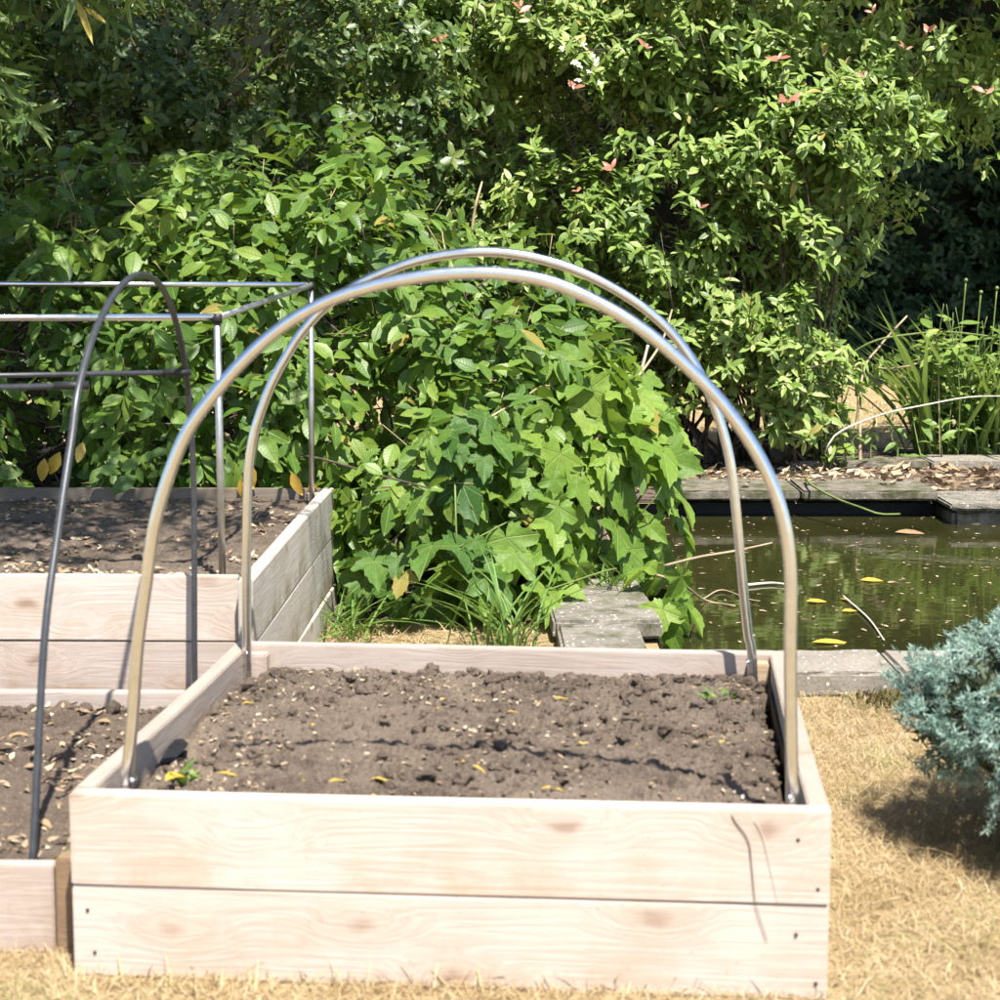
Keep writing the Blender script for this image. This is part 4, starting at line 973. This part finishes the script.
stick('dry_stalk', 'long dry greenish grass blade lying on the back of the large bed', [(268, 692, 3.93), (310, 688, 3.97), (345, 685, 3.99), (395, 682, 4.0), (475, 681, 3.99)], .0035, M['pale_cane'], 'grass blade')

# ------------------------------------------------------------------ pond debris, fallen leaves
rng = np.random.default_rng(501)
n = 650
u = np.concatenate([rng.uniform(.6, 3.0, n)]); v = 5.2 + 3.5 * rng.random(n) ** 1.1
P = np.stack([u, v, np.full(n, -.051)], -1); th = rng.random(n) * 6.28
V, F = scatter(FLAKE, P, np.stack([np.cos(th), np.sin(th), np.zeros(n)], -1), np.array([[0, 0, 1.]] * n) + rng.normal(0, .05, (n, 3)), rng.uniform(.007, .036, n) * (1 + .6 * (rng.random(n) > .93)), rng.uniform(.5, 1.1, n), np.full(n, .4))
tag(mesh_obj('floating_debris', V, F, M['litter'], None, smooth=False), 'tiny seeds and leaf bits floating on the pond', 'debris', None, 'stuff')
def fallen(name, label, pos, L, th, T, mat, group=None, w=1., c=1., tilt=.1, cat='leaf'):
    V, F = scatter(T, np.zeros((1, 3)), np.array([[math.cos(th), math.sin(th), tilt]]), np.array([[.1, -.15, 1.]]), L, np.array([w]), np.array([c]))
    return tag(mesh_obj(name, V, F, mat, None, tuple(pos)), label, cat, group)
def water_pt(px, py, z=-.047):
    a_ = proj_pt(px, py, 1.0) - np.array([0, 0, 1.155]); k = (z - 1.155) / a_[2]; return np.array([0, 0, 1.155]) + a_ * k
for lab, px, py, L, th in (('bright yellow leaf floating near the middle of the pond', 806, 601, .075, .1), ('orange yellow rounded leaf floating right of the bright yellow one', 842, 611, .06, .4),
                           ('small curled yellow leaf floating just above the rounded orange one', 848, 600, .05, 2.0), ('long pale yellow leaf floating closest to the near coping', 812, 642, .13, .2),
                           ('small yellow leaf floating far out in front of the far coping', 860, 580, .09, .1), ('brown leaf floating under the trailing green vine', 895, 532, .13, .0)):
    fallen('fallen_leaf', lab, water_pt(px, py), L, th, LANCE if 'long' in lab else OVAL, M['brown_leaf'] if 'brown' in lab else M['yellow_leaf'], 'leaves floating on the pond', 1.1, .5, .03)
yl = None
for i in range(22):
    x = rng.uniform(.08, 1.08); y = rng.uniform(.1, 1.05)
    zz = SZ + at_soil(H1, D1, np.array([x - TB]), np.array([y - TB]))[0] + .006
    w = bed_w(x, y, zz)
    fallen('yellow_leaf', 'narrow curled yellow leaf lying on the bare soil of the large bed', w, rng.uniform(.03, .055), rng.normal(.2, .9), NARROW, M['yellow_leaf'], 'yellow leaves on the large bed', 1.5, 1.5, .12)
for i in range(9):
    x = rng.uniform(.9, 1.5); y = rng.uniform(.1, 1.1); zz = .125 + at_soil(H3, D3, np.array([x]), np.array([y]))[0] + .006
    fallen('withered_leaf', 'withered brown leaf lying on the lumpy soil of the low bed', (s3[0] + x, s3[1] + y - .02 * x, zz), rng.uniform(.03, .06), rng.random() * 6, OVAL, M['brown_leaf'], 'withered leaves on the low bed', 1., 2., .2)
for lab, px, py, Y, L, m_ in (('crumpled yellow leaf in the left front corner of the large bed', 165, 776, 3.12, .045, 'yellow_leaf'), ('reddish brown leaf on the dry lawn in front of the juniper', 948, 912, 3.2, .02, 'brown_leaf')):
    p = proj_pt(px, py, Y); p[2] = max(p[2], .012) if Y > 3.15 else .272
    fallen('withered_leaf', lab, p, L, .8, OVAL, M[m_], None, 1.2, 2.5, .3)
# litter on the far bank
rng = np.random.default_rng(601); n = 1900
P = np.stack([rng.uniform(-.2, 3.6, n), 9.1 + 1.35 * rng.random(n), np.full(n, .014)], -1); P[:, 1] -= .36 * (rng.random(n) < .10) * (P[:, 0] < 2.); P[:, 2] += .064 * ((P[:, 1] < 9.16) & (P[:, 0] < 2.1))
th = rng.random(n) * 6.28
V, F = scatter(FLAKE, P, np.stack([np.cos(th), np.sin(th), rng.normal(0, .25, n)], -1), np.array([0, 0, 1.]) + rng.normal(0, .4, (n, 3)), rng.uniform(.03, .12, n), rng.uniform(.4, 1, n))
tag(mesh_obj('leaf_litter', V, F, M['litter'], None, smooth=False), 'dry brown leaf litter covering the far bank of the pond', 'leaf litter', None, 'stuff')

# ------------------------------------------------------------------ camera and output
cam = bpy.data.cameras.new('camera'); co = bpy.data.objects.new('camera', cam); COL.objects.link(co)
co.location = (0, 0, 1.155); co.rotation_euler = (math.pi / 2 - .129, 0, 0)
cam.sensor_width = 36; cam.lens = 36 * 1.9; cam.clip_end = 300; cam.clip_start = .05
cam.dof.use_dof = True; cam.dof.focus_distance = 7.5; cam.dof.aperture_fstop = 8.0
S.camera = co
S.view_settings.view_transform = 'Standard'; S.view_settings.look = 'None'
S.view_settings.exposure = 1.18; S.view_settings.gamma = 1.0; S.view_settings.use_curve_mapping = False
